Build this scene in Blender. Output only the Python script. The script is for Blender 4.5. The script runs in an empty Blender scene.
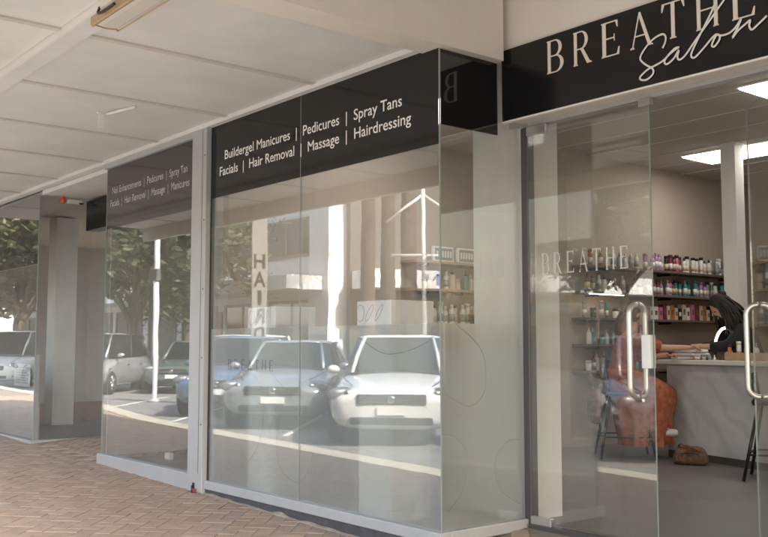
import bpy, bmesh, math, random
from mathutils import Vector, Matrix, noise
random.seed(7)
PI = math.pi
C = bpy.context.scene.collection
sc = bpy.context.scene

# ------------------------------------------------------------------ camera
YAW, PITCH, CAMZ = math.radians(39.2), math.atan(77 / 947.0), 1.15
F = Vector((-math.cos(YAW) * math.cos(PITCH), math.sin(YAW) * math.cos(PITCH), math.sin(PITCH)))
Rv = Vector((math.sin(YAW), math.cos(YAW), 0))
Uv = Rv.cross(F)
cam = bpy.data.cameras.new('camera'); camo = bpy.data.objects.new('camera', cam); C.objects.link(camo)
cam.sensor_width = 36; cam.lens = 947 / 768 * 36; cam.clip_end = 1500; cam.clip_start = .05
camo.matrix_world = Matrix(((Rv.x, Uv.x, -F.x, 0), (Rv.y, Uv.y, -F.y, 0), (Rv.z, Uv.z, -F.z, CAMZ), (0, 0, 0, 1)))
sc.camera = camo

# ------------------------------------------------------------------ world, sun, exposure
SUN_EL, SUN_AZ = math.radians(42), math.radians(101)      # azimuth clockwise from +Y
w = bpy.data.worlds.new('World'); sc.world = w; w.use_nodes = True
nt = w.node_tree; bg = nt.nodes['Background']
sky = nt.nodes.new('ShaderNodeTexSky'); sky.sky_type = 'NISHITA'; sky.sun_disc = False
sky.sun_elevation = SUN_EL; sky.sun_rotation = SUN_AZ; sky.air_density = 1.3; sky.dust_density = 3.5; sky.ozone_density = .8
nt.links.new(sky.outputs[0], bg.inputs[0]); bg.inputs[1].default_value = .145
sd = Vector((math.sin(SUN_AZ) * math.cos(SUN_EL), math.cos(SUN_AZ) * math.cos(SUN_EL), math.sin(SUN_EL)))
sun = bpy.data.lights.new('sun', 'SUN'); sun.energy = 3.2; sun.angle = math.radians(.8); sun.color = (1, .965, .91)
suno = bpy.data.objects.new('sun', sun); C.objects.link(suno)
suno.rotation_euler = (-sd).to_track_quat('-Z', 'Y').to_euler(); suno.location = (0, -10, 20)
sc.view_settings.view_transform = 'Standard'; sc.view_settings.look = 'None'
sc.view_settings.exposure = 2.36; sc.view_settings.gamma = 1
sc.cycles.use_denoising = True
sc.cycles.max_bounces = 10; sc.cycles.transparent_max_bounces = 24; sc.cycles.diffuse_bounces = 5
sc.cycles.glossy_bounces = 5; sc.cycles.transmission_bounces = 8
sc.cycles.caustics_reflective = False; sc.cycles.caustics_refractive = False
sc.cycles.sample_clamp_indirect = 6

# ------------------------------------------------------------------ materials
MATS = {}
def mat(name, col, rough=.6, metal=0, spec=.5, var=0., vscale=3., bump=0., bscale=40., emit=0., rnd=0., stretch=None, col2=None, coat=0.):
    if name in MATS: return MATS[name]
    m = bpy.data.materials.new(name); m.use_nodes = True; MATS[name] = m
    n = m.node_tree.nodes; l = m.node_tree.links; b = n['Principled BSDF']
    b.inputs['Base Color'].default_value = (*col, 1); b.inputs['Roughness'].default_value = rough
    b.inputs['Metallic'].default_value = metal; b.inputs['Specular IOR Level'].default_value = spec
    b.inputs['Coat Weight'].default_value = coat; b.inputs['Coat Roughness'].default_value = .05
    if emit:
        b.inputs['Emission Color'].default_value = (*col, 1); b.inputs['Emission Strength'].default_value = emit
    tc = n.new('ShaderNodeTexCoord'); mp = n.new('ShaderNodeMapping'); l.new(tc.outputs['Object'], mp.inputs[0])
    if stretch: mp.inputs['Scale'].default_value = stretch
    last = None
    if var or col2:
        nz = n.new('ShaderNodeTexNoise'); nz.inputs['Scale'].default_value = vscale; nz.inputs['Detail'].default_value = 6
        nz.inputs['Roughness'].default_value = .65; l.new(mp.outputs[0], nz.inputs[0])
        mr = n.new('ShaderNodeMapRange'); mr.inputs[1].default_value = .3; mr.inputs[2].default_value = .7
        l.new(nz.outputs[0], mr.inputs[0])
        mx = n.new('ShaderNodeMix'); mx.data_type = 'RGBA'; l.new(mr.outputs[0], mx.inputs[0])
        c2 = col2 if col2 else tuple(min(1, c * (1 + var)) for c in col)
        c1 = col if col2 else tuple(c * (1 - var) for c in col)
        mx.inputs[6].default_value = (*c1, 1); mx.inputs[7].default_value = (*c2, 1)
        last = mx.outputs[2]
        if var:
            r2 = n.new('ShaderNodeMapRange'); r2.inputs[3].default_value = max(0, rough - .1); r2.inputs[4].default_value = min(1, rough + .12)
            l.new(nz.outputs[0], r2.inputs[0]); l.new(r2.outputs[0], b.inputs['Roughness'])
    if rnd:
        oi = n.new('ShaderNodeObjectInfo'); ge = n.new('ShaderNodeNewGeometry')
        ad = n.new('ShaderNodeMath'); l.new(oi.outputs['Random'], ad.inputs[0]); l.new(ge.outputs['Random Per Island'], ad.inputs[1])
        fr = n.new('ShaderNodeMath'); fr.operation = 'FRACT'; l.new(ad.outputs[0], fr.inputs[0])
        hs = n.new('ShaderNodeHueSaturation')
        v = n.new('ShaderNodeMapRange'); v.inputs[3].default_value = 1 - rnd; v.inputs[4].default_value = 1 + rnd; l.new(fr.outputs[0], v.inputs[0])
        m7 = n.new('ShaderNodeMath'); m7.operation = 'MULTIPLY'; m7.inputs[1].default_value = 7.3; l.new(fr.outputs[0], m7.inputs[0])
        f7 = n.new('ShaderNodeMath'); f7.operation = 'FRACT'; l.new(m7.outputs[0], f7.inputs[0])
        s = n.new('ShaderNodeMapRange'); s.inputs[3].default_value = 1 - rnd * .8; s.inputs[4].default_value = 1 + rnd * .6; l.new(f7.outputs[0], s.inputs[0])
        l.new(v.outputs[0], hs.inputs['Value']); l.new(s.outputs[0], hs.inputs['Saturation'])
        if last: l.new(last, hs.inputs['Color'])
        else: hs.inputs['Color'].default_value = (*col, 1)
        last = hs.outputs[0]
    if last: l.new(last, b.inputs['Base Color'])
    if bump:
        nb = n.new('ShaderNodeTexNoise'); nb.inputs['Scale'].default_value = bscale; nb.inputs['Detail'].default_value = 5
        l.new(mp.outputs[0], nb.inputs[0]); bp = n.new('ShaderNodeBump'); bp.inputs['Strength'].default_value = bump
        bp.inputs['Distance'].default_value = .02; l.new(nb.outputs[0], bp.inputs['Height']); l.new(bp.outputs[0], b.inputs['Normal'])
    return m

def glass(name, tint=(.93, .97, .95), ior=1.52, wobble=.0, dust=.035):
    m = bpy.data.materials.new(name); m.use_nodes = True; MATS[name] = m
    n = m.node_tree.nodes; l = m.node_tree.links; n.remove(n['Principled BSDF']); out = n['Material Output']
    t = n.new('ShaderNodeBsdfTransparent'); t.inputs[0].default_value = (*tint, 1)
    g = n.new('ShaderNodeBsdfGlossy'); g.inputs['Roughness'].default_value = 0.0; g.inputs[0].default_value = (1, 1, 1, 1)
    # same Fresnel curve for both faces of the thin pane
    ge = n.new('ShaderNodeNewGeometry'); f = n.new('ShaderNodeFresnel'); f.inputs[0].default_value = ior
    io = n.new('ShaderNodeMix'); io.data_type = 'FLOAT'; l.new(ge.outputs['Backfacing'], io.inputs[0])
    io.inputs[2].default_value = ior; io.inputs[3].default_value = 1 / ior
    f2 = n.new('ShaderNodeMath'); f2.operation = 'DIVIDE'; f2.inputs[0].default_value = 1.0
    l.new(ior_out(io), f.inputs[0])
    if wobble:
        tc = n.new('ShaderNodeTexCoord'); nz = n.new('ShaderNodeTexNoise'); nz.inputs['Scale'].default_value = 1.3
        l.new(tc.outputs['Object'], nz.inputs[0]); bp = n.new('ShaderNodeBump'); bp.inputs['Strength'].default_value = wobble
        bp.inputs['Distance'].default_value = .05; l.new(nz.outputs[0], bp.inputs['Height']); l.new(bp.outputs[0], g.inputs['Normal'])
    mx = n.new('ShaderNodeMixShader'); l.new(f.outputs[0], mx.inputs[0]); l.new(t.outputs[0], mx.inputs[1]); l.new(g.outputs[0], mx.inputs[2])
    tc2 = n.new('ShaderNodeTexCoord'); mp2 = n.new('ShaderNodeMapping'); mp2.inputs['Scale'].default_value = (2.5, 2.5, .9); l.new(tc2.outputs['Object'], mp2.inputs[0])
    n2 = n.new('ShaderNodeTexNoise'); n2.inputs['Scale'].default_value = 2.2; n2.inputs['Detail'].default_value = 7; n2.inputs['Roughness'].default_value = .7; l.new(mp2.outputs[0], n2.inputs[0])
    m2 = n.new('ShaderNodeMapRange'); m2.inputs[1].default_value = .35; m2.inputs[2].default_value = .75; m2.inputs[3].default_value = dust * .45; m2.inputs[4].default_value = dust * 1.8; l.new(n2.outputs[0], m2.inputs[0])
    df = n.new('ShaderNodeBsdfDiffuse'); df.inputs[0].default_value = (.8, .79, .76, 1)
    md = n.new('ShaderNodeMixShader'); l.new(m2.outputs[0], md.inputs[0]); l.new(mx.outputs[0], md.inputs[1]); l.new(df.outputs[0], md.inputs[2])
    l.new(md.outputs[0], out.inputs[0]); return m
def ior_out(node): return node.outputs[0]

def frosted(name, col=(.90, .91, .885), clear=.42):
    m = bpy.data.materials.new(name); m.use_nodes = True; MATS[name] = m
    n = m.node_tree.nodes; l = m.node_tree.links; n.remove(n['Principled BSDF']); out = n['Material Output']
    d = n.new('ShaderNodeBsdfDiffuse'); d.inputs[0].default_value = (*col, 1)
    t = n.new('ShaderNodeBsdfTranslucent'); t.inputs[0].default_value = (*col, 1)
    r = n.new('ShaderNodeBsdfRefraction'); r.inputs['Roughness'].default_value = .09; r.inputs['IOR'].default_value = 1.12; r.inputs[0].default_value = (.9, .95, .92, 1)
    a = n.new('ShaderNodeMixShader'); a.inputs[0].default_value = .36; l.new(d.outputs[0], a.inputs[1]); l.new(t.outputs[0], a.inputs[2])
    t2 = n.new('ShaderNodeBsdfTransparent'); t2.inputs[0].default_value = (.93, .96, .94, 1)
    c = n.new('ShaderNodeMixShader'); c.inputs[0].default_value = .55; l.new(r.outputs[0], c.inputs[1]); l.new(t2.outputs[0], c.inputs[2])
    b = n.new('ShaderNodeMixShader'); b.inputs[0].default_value = clear; l.new(a.outputs[0], b.inputs[1]); l.new(c.outputs[0], b.inputs[2])
    l.new(b.outputs[0], out.inputs[0]); return m

def foliage(name, col, col2):
    m = bpy.data.materials.new(name); m.use_nodes = True; MATS[name] = m
    n = m.node_tree.nodes; l = m.node_tree.links; b = n['Principled BSDF']; out = n['Material Output']
    ge = n.new('ShaderNodeNewGeometry'); mx = n.new('ShaderNodeMix'); mx.data_type = 'RGBA'
    l.new(ge.outputs['Random Per Island'], mx.inputs[0]); mx.inputs[6].default_value = (*col, 1); mx.inputs[7].default_value = (*col2, 1)
    l.new(mx.outputs[2], b.inputs['Base Color']); b.inputs['Roughness'].default_value = .55
    t = n.new('ShaderNodeBsdfTranslucent'); l.new(mx.outputs[2], t.inputs[0])
    a = n.new('ShaderNodeMixShader'); a.inputs[0].default_value = .3; l.new(b.outputs[0], a.inputs[1]); l.new(t.outputs[0], a.inputs[2])
    l.new(a.outputs[0], out.inputs[0]); return m

def etched(name):
    m = mat(name, (.8, .79, .76), .6); n = m.node_tree.nodes; l = m.node_tree.links
    t = n.new('ShaderNodeBsdfTransparent'); mx = n.new('ShaderNodeMixShader'); mx.inputs[0].default_value = .42
    l.new(t.outputs[0], mx.inputs[1]); l.new(n['Principled BSDF'].outputs[0], mx.inputs[2]); l.new(mx.outputs[0], n['Material Output'].inputs[0]); return m

def marble(name):
    m = mat(name, (.42, .41, .41), .45)
    n = m.node_tree.nodes; l = m.node_tree.links; b = n['Principled BSDF']
    tc = n.new('ShaderNodeTexCoord'); mp = n.new('ShaderNodeMapping'); mp.inputs['Rotation'].default_value = (.3, .8, .5); l.new(tc.outputs['Object'], mp.inputs[0])
    nz = n.new('ShaderNodeTexNoise'); nz.inputs['Scale'].default_value = 1.6; nz.inputs['Detail'].default_value = 8; nz.inputs['Distortion'].default_value = 1.2; l.new(mp.outputs[0], nz.inputs[0])
    wv = n.new('ShaderNodeTexWave'); wv.inputs['Scale'].default_value = 1.1; wv.inputs['Distortion'].default_value = 9; wv.inputs['Detail'].default_value = 5; l.new(mp.outputs[0], wv.inputs[0])
    cr = n.new('ShaderNodeValToRGB'); e = cr.color_ramp.elements
    e[0].position = .0; e[0].color = (.48, .47, .465, 1); e[1].position = .35; e[1].color = (.60, .59, .58, 1)
    l.new(wv.outputs[1], cr.inputs[0]); mx = n.new('ShaderNodeMix'); mx.data_type = 'RGBA'; mx.inputs[0].default_value = .45
    cr2 = n.new('ShaderNodeValToRGB'); cr2.color_ramp.elements[0].position = .35; cr2.color_ramp.elements[0].color = (.44, .43, .43, 1)
    cr2.color_ramp.elements[1].position = .65; cr2.color_ramp.elements[1].color = (.66, .65, .645, 1); l.new(nz.outputs[0], cr2.inputs[0])
    l.new(cr.outputs[0], mx.inputs[6]); l.new(cr2.outputs[0], mx.inputs[7]); l.new(mx.outputs[2], b.inputs['Base Color']); return m

M = {}
M['soffit'] = mat('soffit_paint', (.69, .665, .635), .75, var=.085, vscale=1.3, bump=.02, bscale=60)
M['soffit_strip'] = mat('soffit_strip_paint', (.60, .545, .50), .7, var=.06)
M['cream'] = mat('cream_render', (.72, .66, .585), .8, var=.04, vscale=2.2, bump=.05, bscale=70)
M['white_beam'] = mat('white_beam_paint', (.78, .74, .69), .6, var=.04)
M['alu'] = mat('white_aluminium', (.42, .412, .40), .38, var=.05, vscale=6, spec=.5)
M['alu_grey'] = mat('grey_aluminium', (.10, .09, .088), .4, metal=.3, var=.1, vscale=8)
M['steel'] = mat('brushed_steel', (.70, .66, .61), .42, metal=1, var=.05, vscale=30, stretch=(1, 1, .05))
M['silver'] = mat('satin_silver', (.58, .56, .54), .35, metal=.85)
M['plinth_dark'] = mat('dark_concrete', (.075, .07, .075), .8, var=.25, vscale=12, bump=.3, bscale=50)
M['black_film'] = mat('black_vinyl', (.012, .012, .012), .6)
M['black_ext'] = mat('black_gloss_vinyl', (.012, .0115, .0115), .09, spec=.42)
M['reflect_ext'] = mat('black_vinyl_soffit_sheen', (.035, .029, .027), .08, spec=.95)  # black vinyl with the soffit's reflection mixed into its base colour as brown
M['reflect_ret'] = mat('mirrored_sign_black', (.010, .010, .010), .05, spec=.8)  # dark colour for the door sign's mirror image on the return pane
M['dim_letter'] = mat('grey_white_vinyl', (.46, .43, .40), .5)
M['black_sign'] = mat('black_gloss_panel', (.009, .009, .010), .16, spec=.45)
M['white_letter'] = mat('white_vinyl', (.80, .77, .72), .5)
M['sign_letter'] = mat('cream_letter', (.78, .68, .58), .5)
M['faint_letter'] = mat('grey_vinyl', (.14, .145, .14), .6)
M['line_art'] = mat('line_art_grey', (.36, .365, .335), .6)
M['brick'] = mat('clay_paver', (.315, .22, .158), .88, col2=(.395, .29, .212), vscale=7, bump=.2, bscale=60, rnd=.085)
M['sand'] = mat('joint_sand', (.25, .19, .14), .95, var=.2, vscale=30)
M['asphalt'] = mat('asphalt', (.20, .195, .185), .9, var=.22, vscale=5, bump=.3, bscale=180)
M['kerb'] = mat('kerb_concrete', (.46, .42, .34), .85, var=.12, vscale=5, bump=.15)
M['road_paint'] = mat('road_paint', (.72, .70, .66), .7, var=.12, vscale=9)
M['int_floor'] = mat('salon_floor', (.145, .135, .126), .42, var=.12, vscale=3, bump=.05)
M['int_wall'] = mat('salon_wall', (.48, .40, .325), .8, var=.03)
M['int_ceil'] = mat('salon_ceiling', (.60, .55, .49), .8, var=.03)
M['white_paint'] = mat('white_paint', (.82, .79, .74), .6, var=.03, vscale=3)
M['grey_room'] = mat('grey_room_wall', (.42, .40, .37), .8, var=.06)
M['grey_floor'] = mat('grey_vinyl_floor', (.16, .17, .17), .4, var=.1)
M['lamp'] = mat('lamp_diffuser', (1, .96, .9), .5, emit=2.3)
M['led_warm'] = mat('warm_led_strip', (1, .78, .48), .5, emit=2.5)
M['ring_led'] = mat('ring_led', (1, .97, .93), .5, emit=2.0)
M['brass'] = mat('pine_brass_trim', (.50, .34, .19), .35, metal=.4)
M['diffuser'] = mat('unlit_diffuser', (.62, .57, .50), .35)
M['marble'] = marble('marble_laminate')
M['counter_top'] = mat('counter_top_white', (.72, .69, .66), .3)
M['shelf'] = mat('shelf_timber', (.14, .10, .07), .5, var=.2, vscale=8, stretch=(1, .1, 1))
M['shelf_light'] = mat('oak_shelf', (.45, .32, .19), .5, var=.15, vscale=8)
M['black_metal'] = mat('black_metal', (.012, .012, .013), .35, spec=.5)
M['orange_cloth'] = mat('terracotta_cloth', (.22, .05, .022), .95, col2=(.44, .15, .075), vscale=17, bump=.3, bscale=30)
M['pink_cloth'] = mat('dusty_pink_cloth', (.40, .17, .14), .85, var=.15, vscale=9, bump=.2, bscale=25)
M['skin'] = mat('skin', (.48, .27, .18), .5, var=.06, vscale=14)
M['hair_dark'] = mat('dark_hair', (.014, .009, .007), .62, var=.4, vscale=30, stretch=(1, 1, .12))
M['hair_brown'] = mat('brown_hair', (.09, .04, .02), .4, var=.4, vscale=30, stretch=(1, 1, .12))
M['black_cloth'] = mat('black_cloth', (.012, .012, .014), .9, bump=.2, bscale=25)
M['white_cloth'] = mat('white_towel', (.66, .64, .62), .95, var=.06, bump=.5, bscale=60)
M['shoe_white'] = mat('white_canvas', (.6, .58, .56), .8)
M['patterned'] = mat('patterned_bag_cloth', (.06, .028, .015), .8, col2=(.25, .12, .06), vscale=26, bump=.2)
M['floral'] = mat('floral_bag_cloth', (.04, .025, .028), .9, col2=(.24, .12, .085), vscale=22)
M['wood'] = mat('pale_wood', (.42, .28, .16), .5, var=.15, vscale=10)
M['tyre'] = mat('tyre_rubber', (.02, .02, .02), .85)
M['rim'] = mat('alloy_rim', (.55, .55, .56), .3, metal=.8)
M['car_glass'] = mat('dark_car_glass', (.012, .016, .016), .06, spec=.5)
M['car_black'] = mat('black_plastic', (.02, .02, .02), .5)
M['headlight'] = mat('headlight_lens', (.22, .23, .25), .06, metal=.5, coat=1)
M['chrome'] = mat('chrome', (.75, .75, .76), .1, metal=1)
M['bark'] = mat('bark', (.13, .095, .07), .9, var=.3, vscale=9, stretch=(1, 1, .25), bump=.6, bscale=18)
M['palm_bark'] = mat('palm_bark', (.12, .09, .07), .9, var=.35, vscale=6, stretch=(.4, .4, 3), bump=.6, bscale=10)
M['bld_white'] = mat('white_render', (.84, .83, .81), .8, var=.05, vscale=.8)
M['bld_taupe'] = mat('taupe_render', (.14, .128, .112), .85, var=.08, vscale=.6)
M['bld_post2'] = mat('grey_pole_paint', (.52, .53, .52), .5, var=.08)
M['bld_post'] = mat('post_render', (.27, .25, .22), .8, var=.1)
M['charcoal'] = mat('charcoal_board', (.05, .06, .057), .7, var=.1)
M['mortar'] = mat('old_mortar', (.30, .255, .21), .95, var=.25, vscale=20, bump=.4)
M['bld_dark'] = mat('shopfront_glass', (.03, .03, .032), .08, spec=.7)
M['bld_frame'] = mat('shopfront_frame', (.25, .2, .17), .5)
M['blue_logo'] = mat('blue_logo', (.05, .14, .42), .5)
M['red_paint'] = mat('red_paint', (.30, .06, .04), .5)
M['orange_dev'] = mat('orange_beacon', (.75, .12, .03), .35)
M['paper'] = mat('paper', (.80, .79, .76), .8)
M['print'] = mat('paper_print', (.45, .45, .46), .8)
M['cardboard_white'] = mat('display_box_white', (.86, .85, .83), .6, var=.03)
M['glass'] = glass('window_glass', (.965, .97, .96), 1.85, .014)
M['glass_door'] = glass('door_glass', (.96, .965, .955), 1.72, .008, .025)
M['glass_edge'] = mat('glass_edge_green', (.30, .345, .32), .35)
M['frost'] = frosted('frosted_film', (.94, .955, .935), clear=.60)
M['leaf_a'] = foliage('leaf_dark_green', (.025, .042, .016), (.095, .11, .045))
M['leaf_b'] = foliage('leaf_olive_green', (.04, .055, .02), (.16, .155, .07))
M['leaf_p'] = foliage('palm_leaf', (.03, .06, .018), (.10, .13, .04))

# ------------------------------------------------------------------ mesh helpers
class MB:
    def __init__(s): s.v = []; s.f = []; s.sm = []
    def add(s, vs, fs, smooth=False):
        o = len(s.v); s.v += [Vector(p) for p in vs]; s.f += [tuple(i + o for i in f) for f in fs]; s.sm += [smooth] * len(fs); return s
    def box(s, x0, x1, y0, y1, z0, z1, mx=None):
        vs = [Vector((x, y, z)) for x in (x0, x1) for y in (y0, y1) for z in (z0, z1)]
        if mx: vs = [mx @ v for v in vs]
        return s.add(vs, [(0, 1, 3, 2), (4, 6, 7, 5), (0, 4, 5, 1), (2, 3, 7, 6), (0, 2, 6, 4), (1, 5, 7, 3)])
    def rbox(s, x0, x1, y0, y1, z0, z1, r=.01, seg=1, mx=None):
        bm = bmesh.new(); bmesh.ops.create_cube(bm, size=1)
        for v in bm.verts: v.co = Vector(((x0 + x1) / 2 + v.co.x * (x1 - x0), (y0 + y1) / 2 + v.co.y * (y1 - y0), (z0 + z1) / 2 + v.co.z * (z1 - z0)))
        bmesh.ops.bevel(bm, geom=bm.edges[:], offset=r, segments=seg, profile=.5, affect='EDGES')
        s.bm(bm, mx); bm.free(); return s
    def bm(s, bm, mx=None, smooth=False):
        bm.verts.index_update(); o = len(s.v)
        s.v += [(mx @ v.co) if mx else v.co.copy() for v in bm.verts]
        for f in bm.faces: s.f.append(tuple(v.index + o for v in f.verts)); s.sm.append(smooth)
        return s
    def tube(s, pts, r, n=8, cap=True, smooth=True, flat=1.0, flatax=None):
        pts = [Vector(p) for p in pts]; rr = r if isinstance(r, (list, tuple)) else [r] * len(pts)
        vs = []; N = len(pts); up = None
        for i, p in enumerate(pts):
            t = (pts[min(i + 1, N - 1)] - pts[max(i - 1, 0)])
            t = t.normalized() if t.length > 1e-9 else Vector((0, 0, 1))
            if up is None:
                up = Vector((0, 0, 1)) if abs(t.z) < .9 else Vector((1, 0, 0))
            a = t.cross(up)
            if a.length < 1e-4: a = t.cross(Vector((0, 1, 0)))
            a.normalize(); b = a.cross(t).normalized(); up = b
            for k in range(n):
                an = 2 * PI * k / n; d = a * math.cos(an) * rr[i] + b * math.sin(an) * rr[i]
                if flatax is not None: d[flatax] *= flat
                vs.append(p + d)
        fs = [(i * n + k, i * n + (k + 1) % n, (i + 1) * n + (k + 1) % n, (i + 1) * n + k) for i in range(N - 1) for k in range(n)]
        s.add(vs, fs, smooth)
        if cap:
            o = len(s.v) - len(vs); s.f.append(tuple(o + k for k in range(n))[::-1]); s.sm.append(False)
            s.f.append(tuple(o + (N - 1) * n + k for k in range(n))); s.sm.append(False)
        return s
    def lathe(s, prof, at=(0, 0, 0), n=12, mx=None, smooth=True):
        at = Vector(at); vs = []
        for r, z in prof:
            for k in range(n):
                p = Vector((r * math.cos(2 * PI * k / n), r * math.sin(2 * PI * k / n), z))
                vs.append((mx @ p if mx else p) + at)
        N = len(prof)
        fs = [(i * n + k, i * n + (k + 1) % n, (i + 1) * n + (k + 1) % n, (i + 1) * n + k) for i in range(N - 1) for k in range(n)]
        o = len(s.v); s.add(vs, fs, smooth)
        if prof[0][0] > 1e-4: s.f.append(tuple(o + k for k in range(n))[::-1]); s.sm.append(False)
        if prof[-1][0] > 1e-4: s.f.append(tuple(o + (N - 1) * n + k for k in range(n))); s.sm.append(False)
        return s
    def ell(s, c, r, mx=None, n=14, m=8, smooth=True):
        prof = [(math.sin(PI * i / m), -math.cos(PI * i / m)) for i in range(m + 1)]
        S = Matrix.Diagonal((*r, 1)); T = Matrix.Translation(c)
        vs = []
        for a, z in prof:
            for k in range(n):
                p = Vector((a * math.cos(2 * PI * k / n), a * math.sin(2 * PI * k / n), z))
                vs.append(T @ (mx @ (S @ p)) if mx else T @ (S @ p))
        return s.add(vs, [(i * n + k, i * n + (k + 1) % n, (i + 1) * n + (k + 1) % n, (i + 1) * n + k) for i in range(m) for k in range(n)], smooth)
    def poly(s, pts): return s.add(pts, [tuple(range(len(pts)))])
    def prism(s, pts2, y0, y1):      # polygon in x,z extruded along y
        n = len(pts2); vs = [(x, y0, z) for x, z in pts2] + [(x, y1, z) for x, z in pts2]
        return s.add(vs, [tuple(range(n)), tuple(range(n, 2 * n))[::-1]] + [(i, i + n, (i + 1) % n + n, (i + 1) % n) for i in range(n)])
    def mesh(s, name, m, inv=None):
        me = bpy.data.meshes.new(name); me.from_pydata([tuple(inv @ v) if inv else tuple(v) for v in s.v], [], s.f); me.update()
        me.polygons.foreach_set('use_smooth', s.sm)
        b = bmesh.new(); b.from_mesh(me); bmesh.ops.remove_doubles(b, verts=b.verts, dist=1e-6); bmesh.ops.recalc_face_normals(b, faces=b.faces); b.to_mesh(me); b.free()
        if m: me.materials.append(m)
        return me

INV = {}
def thing(name, label, cat, loc=(0, 0, 0), rz=0, group=None, kind=None, rot=None):
    o = bpy.data.objects.new(name, None); C.objects.link(o); o.empty_display_size = .1
    o.location = loc; o.rotation_euler = rot if rot else (0, 0, rz)
    o['label'] = label
    if kind: o['kind'] = kind
    else: o['category'] = cat
    if group: o['group'] = group
    INV[o.name] = (Matrix.Translation(loc) @ o.rotation_euler.to_matrix().to_4x4()).inverted()
    return o
def part(name, mb, m, parent, label=None, local=False, sub=0):
    """mesh part; the geometry is given in world space unless local"""
    root = parent
    while root.parent: root = root.parent
    inv = None if local else INV.get(root.name)
    o = bpy.data.objects.new(name, mb.mesh(name, m, inv)); C.objects.link(o); o.parent = parent
    if label: o['label'] = label
    if sub:
        md = o.modifiers.new('sub', 'SUBSURF'); md.levels = sub; md.render_levels = sub
        for p in o.data.polygons: p.use_smooth = True
    return o
def solo(name, mb, m, label=None, cat=None, group=None, kind=None):
    """one-mesh top-level thing with its origin at its base centre"""
    xs = [v.x for v in mb.v]; ys = [v.y for v in mb.v]; zs = [v.z for v in mb.v]
    loc = Vector(((min(xs) + max(xs)) / 2, (min(ys) + max(ys)) / 2, min(zs)))
    o = bpy.data.objects.new(name, mb.mesh(name, m, Matrix.Translation(-loc))); C.objects.link(o); o.location = loc
    INV[o.name] = Matrix.Translation(-loc)
    if label: o['label'] = label
    if kind: o['kind'] = kind
    elif cat: o['category'] = cat
    if group: o['group'] = group
    return o
def ray(px, py):
    return (F * 947 + Rv * (px - 384) - Uv * (py - 268.5)).normalized()
def proj(p):
    v = Vector(p) - Vector((0, 0, CAMZ)); z = v.dot(F)
    return (384 + 947 * v.dot(Rv) / z, 268.5 - 947 * v.dot(Uv) / z, z)
def catmull(P, k=6):
    P = [Vector(p) for p in P]; Q = [P[0]] + P + [P[-1]]; out = []
    for i in range(1, len(Q) - 2):
        a, b, c, d = Q[i - 1:i + 3]
        for j in range(k):
            t = j / k
            out.append(.5 * ((2 * b) + (c - a) * t + (2 * a - 5 * b + 4 * c - d) * t * t + (3 * b - a - 3 * c + d) * t ** 3))
    out.append(P[-1]); return out
def text_mb(body, x0, x1, zbase, cap, y, depth=.0008, bold=0.0):
    """built-in font laid on a wall plane; fitted to width x0..x1 and cap height"""
    cu = bpy.data.curves.new('t', 'FONT'); cu.body = body; cu.size = 1; cu.resolution_u = 4; cu.offset = bold
    o = bpy.data.objects.new('t', cu); C.objects.link(o); bpy.context.view_layer.update()
    me = bpy.data.meshes.new_from_object(o.evaluated_get(bpy.context.evaluated_depsgraph_get()))
    bx = [v.co.x for v in me.vertices]; mn, mxx = min(bx), max(bx)
    sx = (x1 - x0) / (mxx - mn); sz = cap / .73
    mb = MB(); mb.add([(x0 + (v.co.x - mn) * sx, y, zbase + v.co.y * sz) for v in me.vertices], [tuple(p.vertices) for p in me.polygons])
    bpy.data.objects.remove(o); bpy.data.curves.remove(cu); bpy.data.meshes.remove(me); return mb

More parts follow.
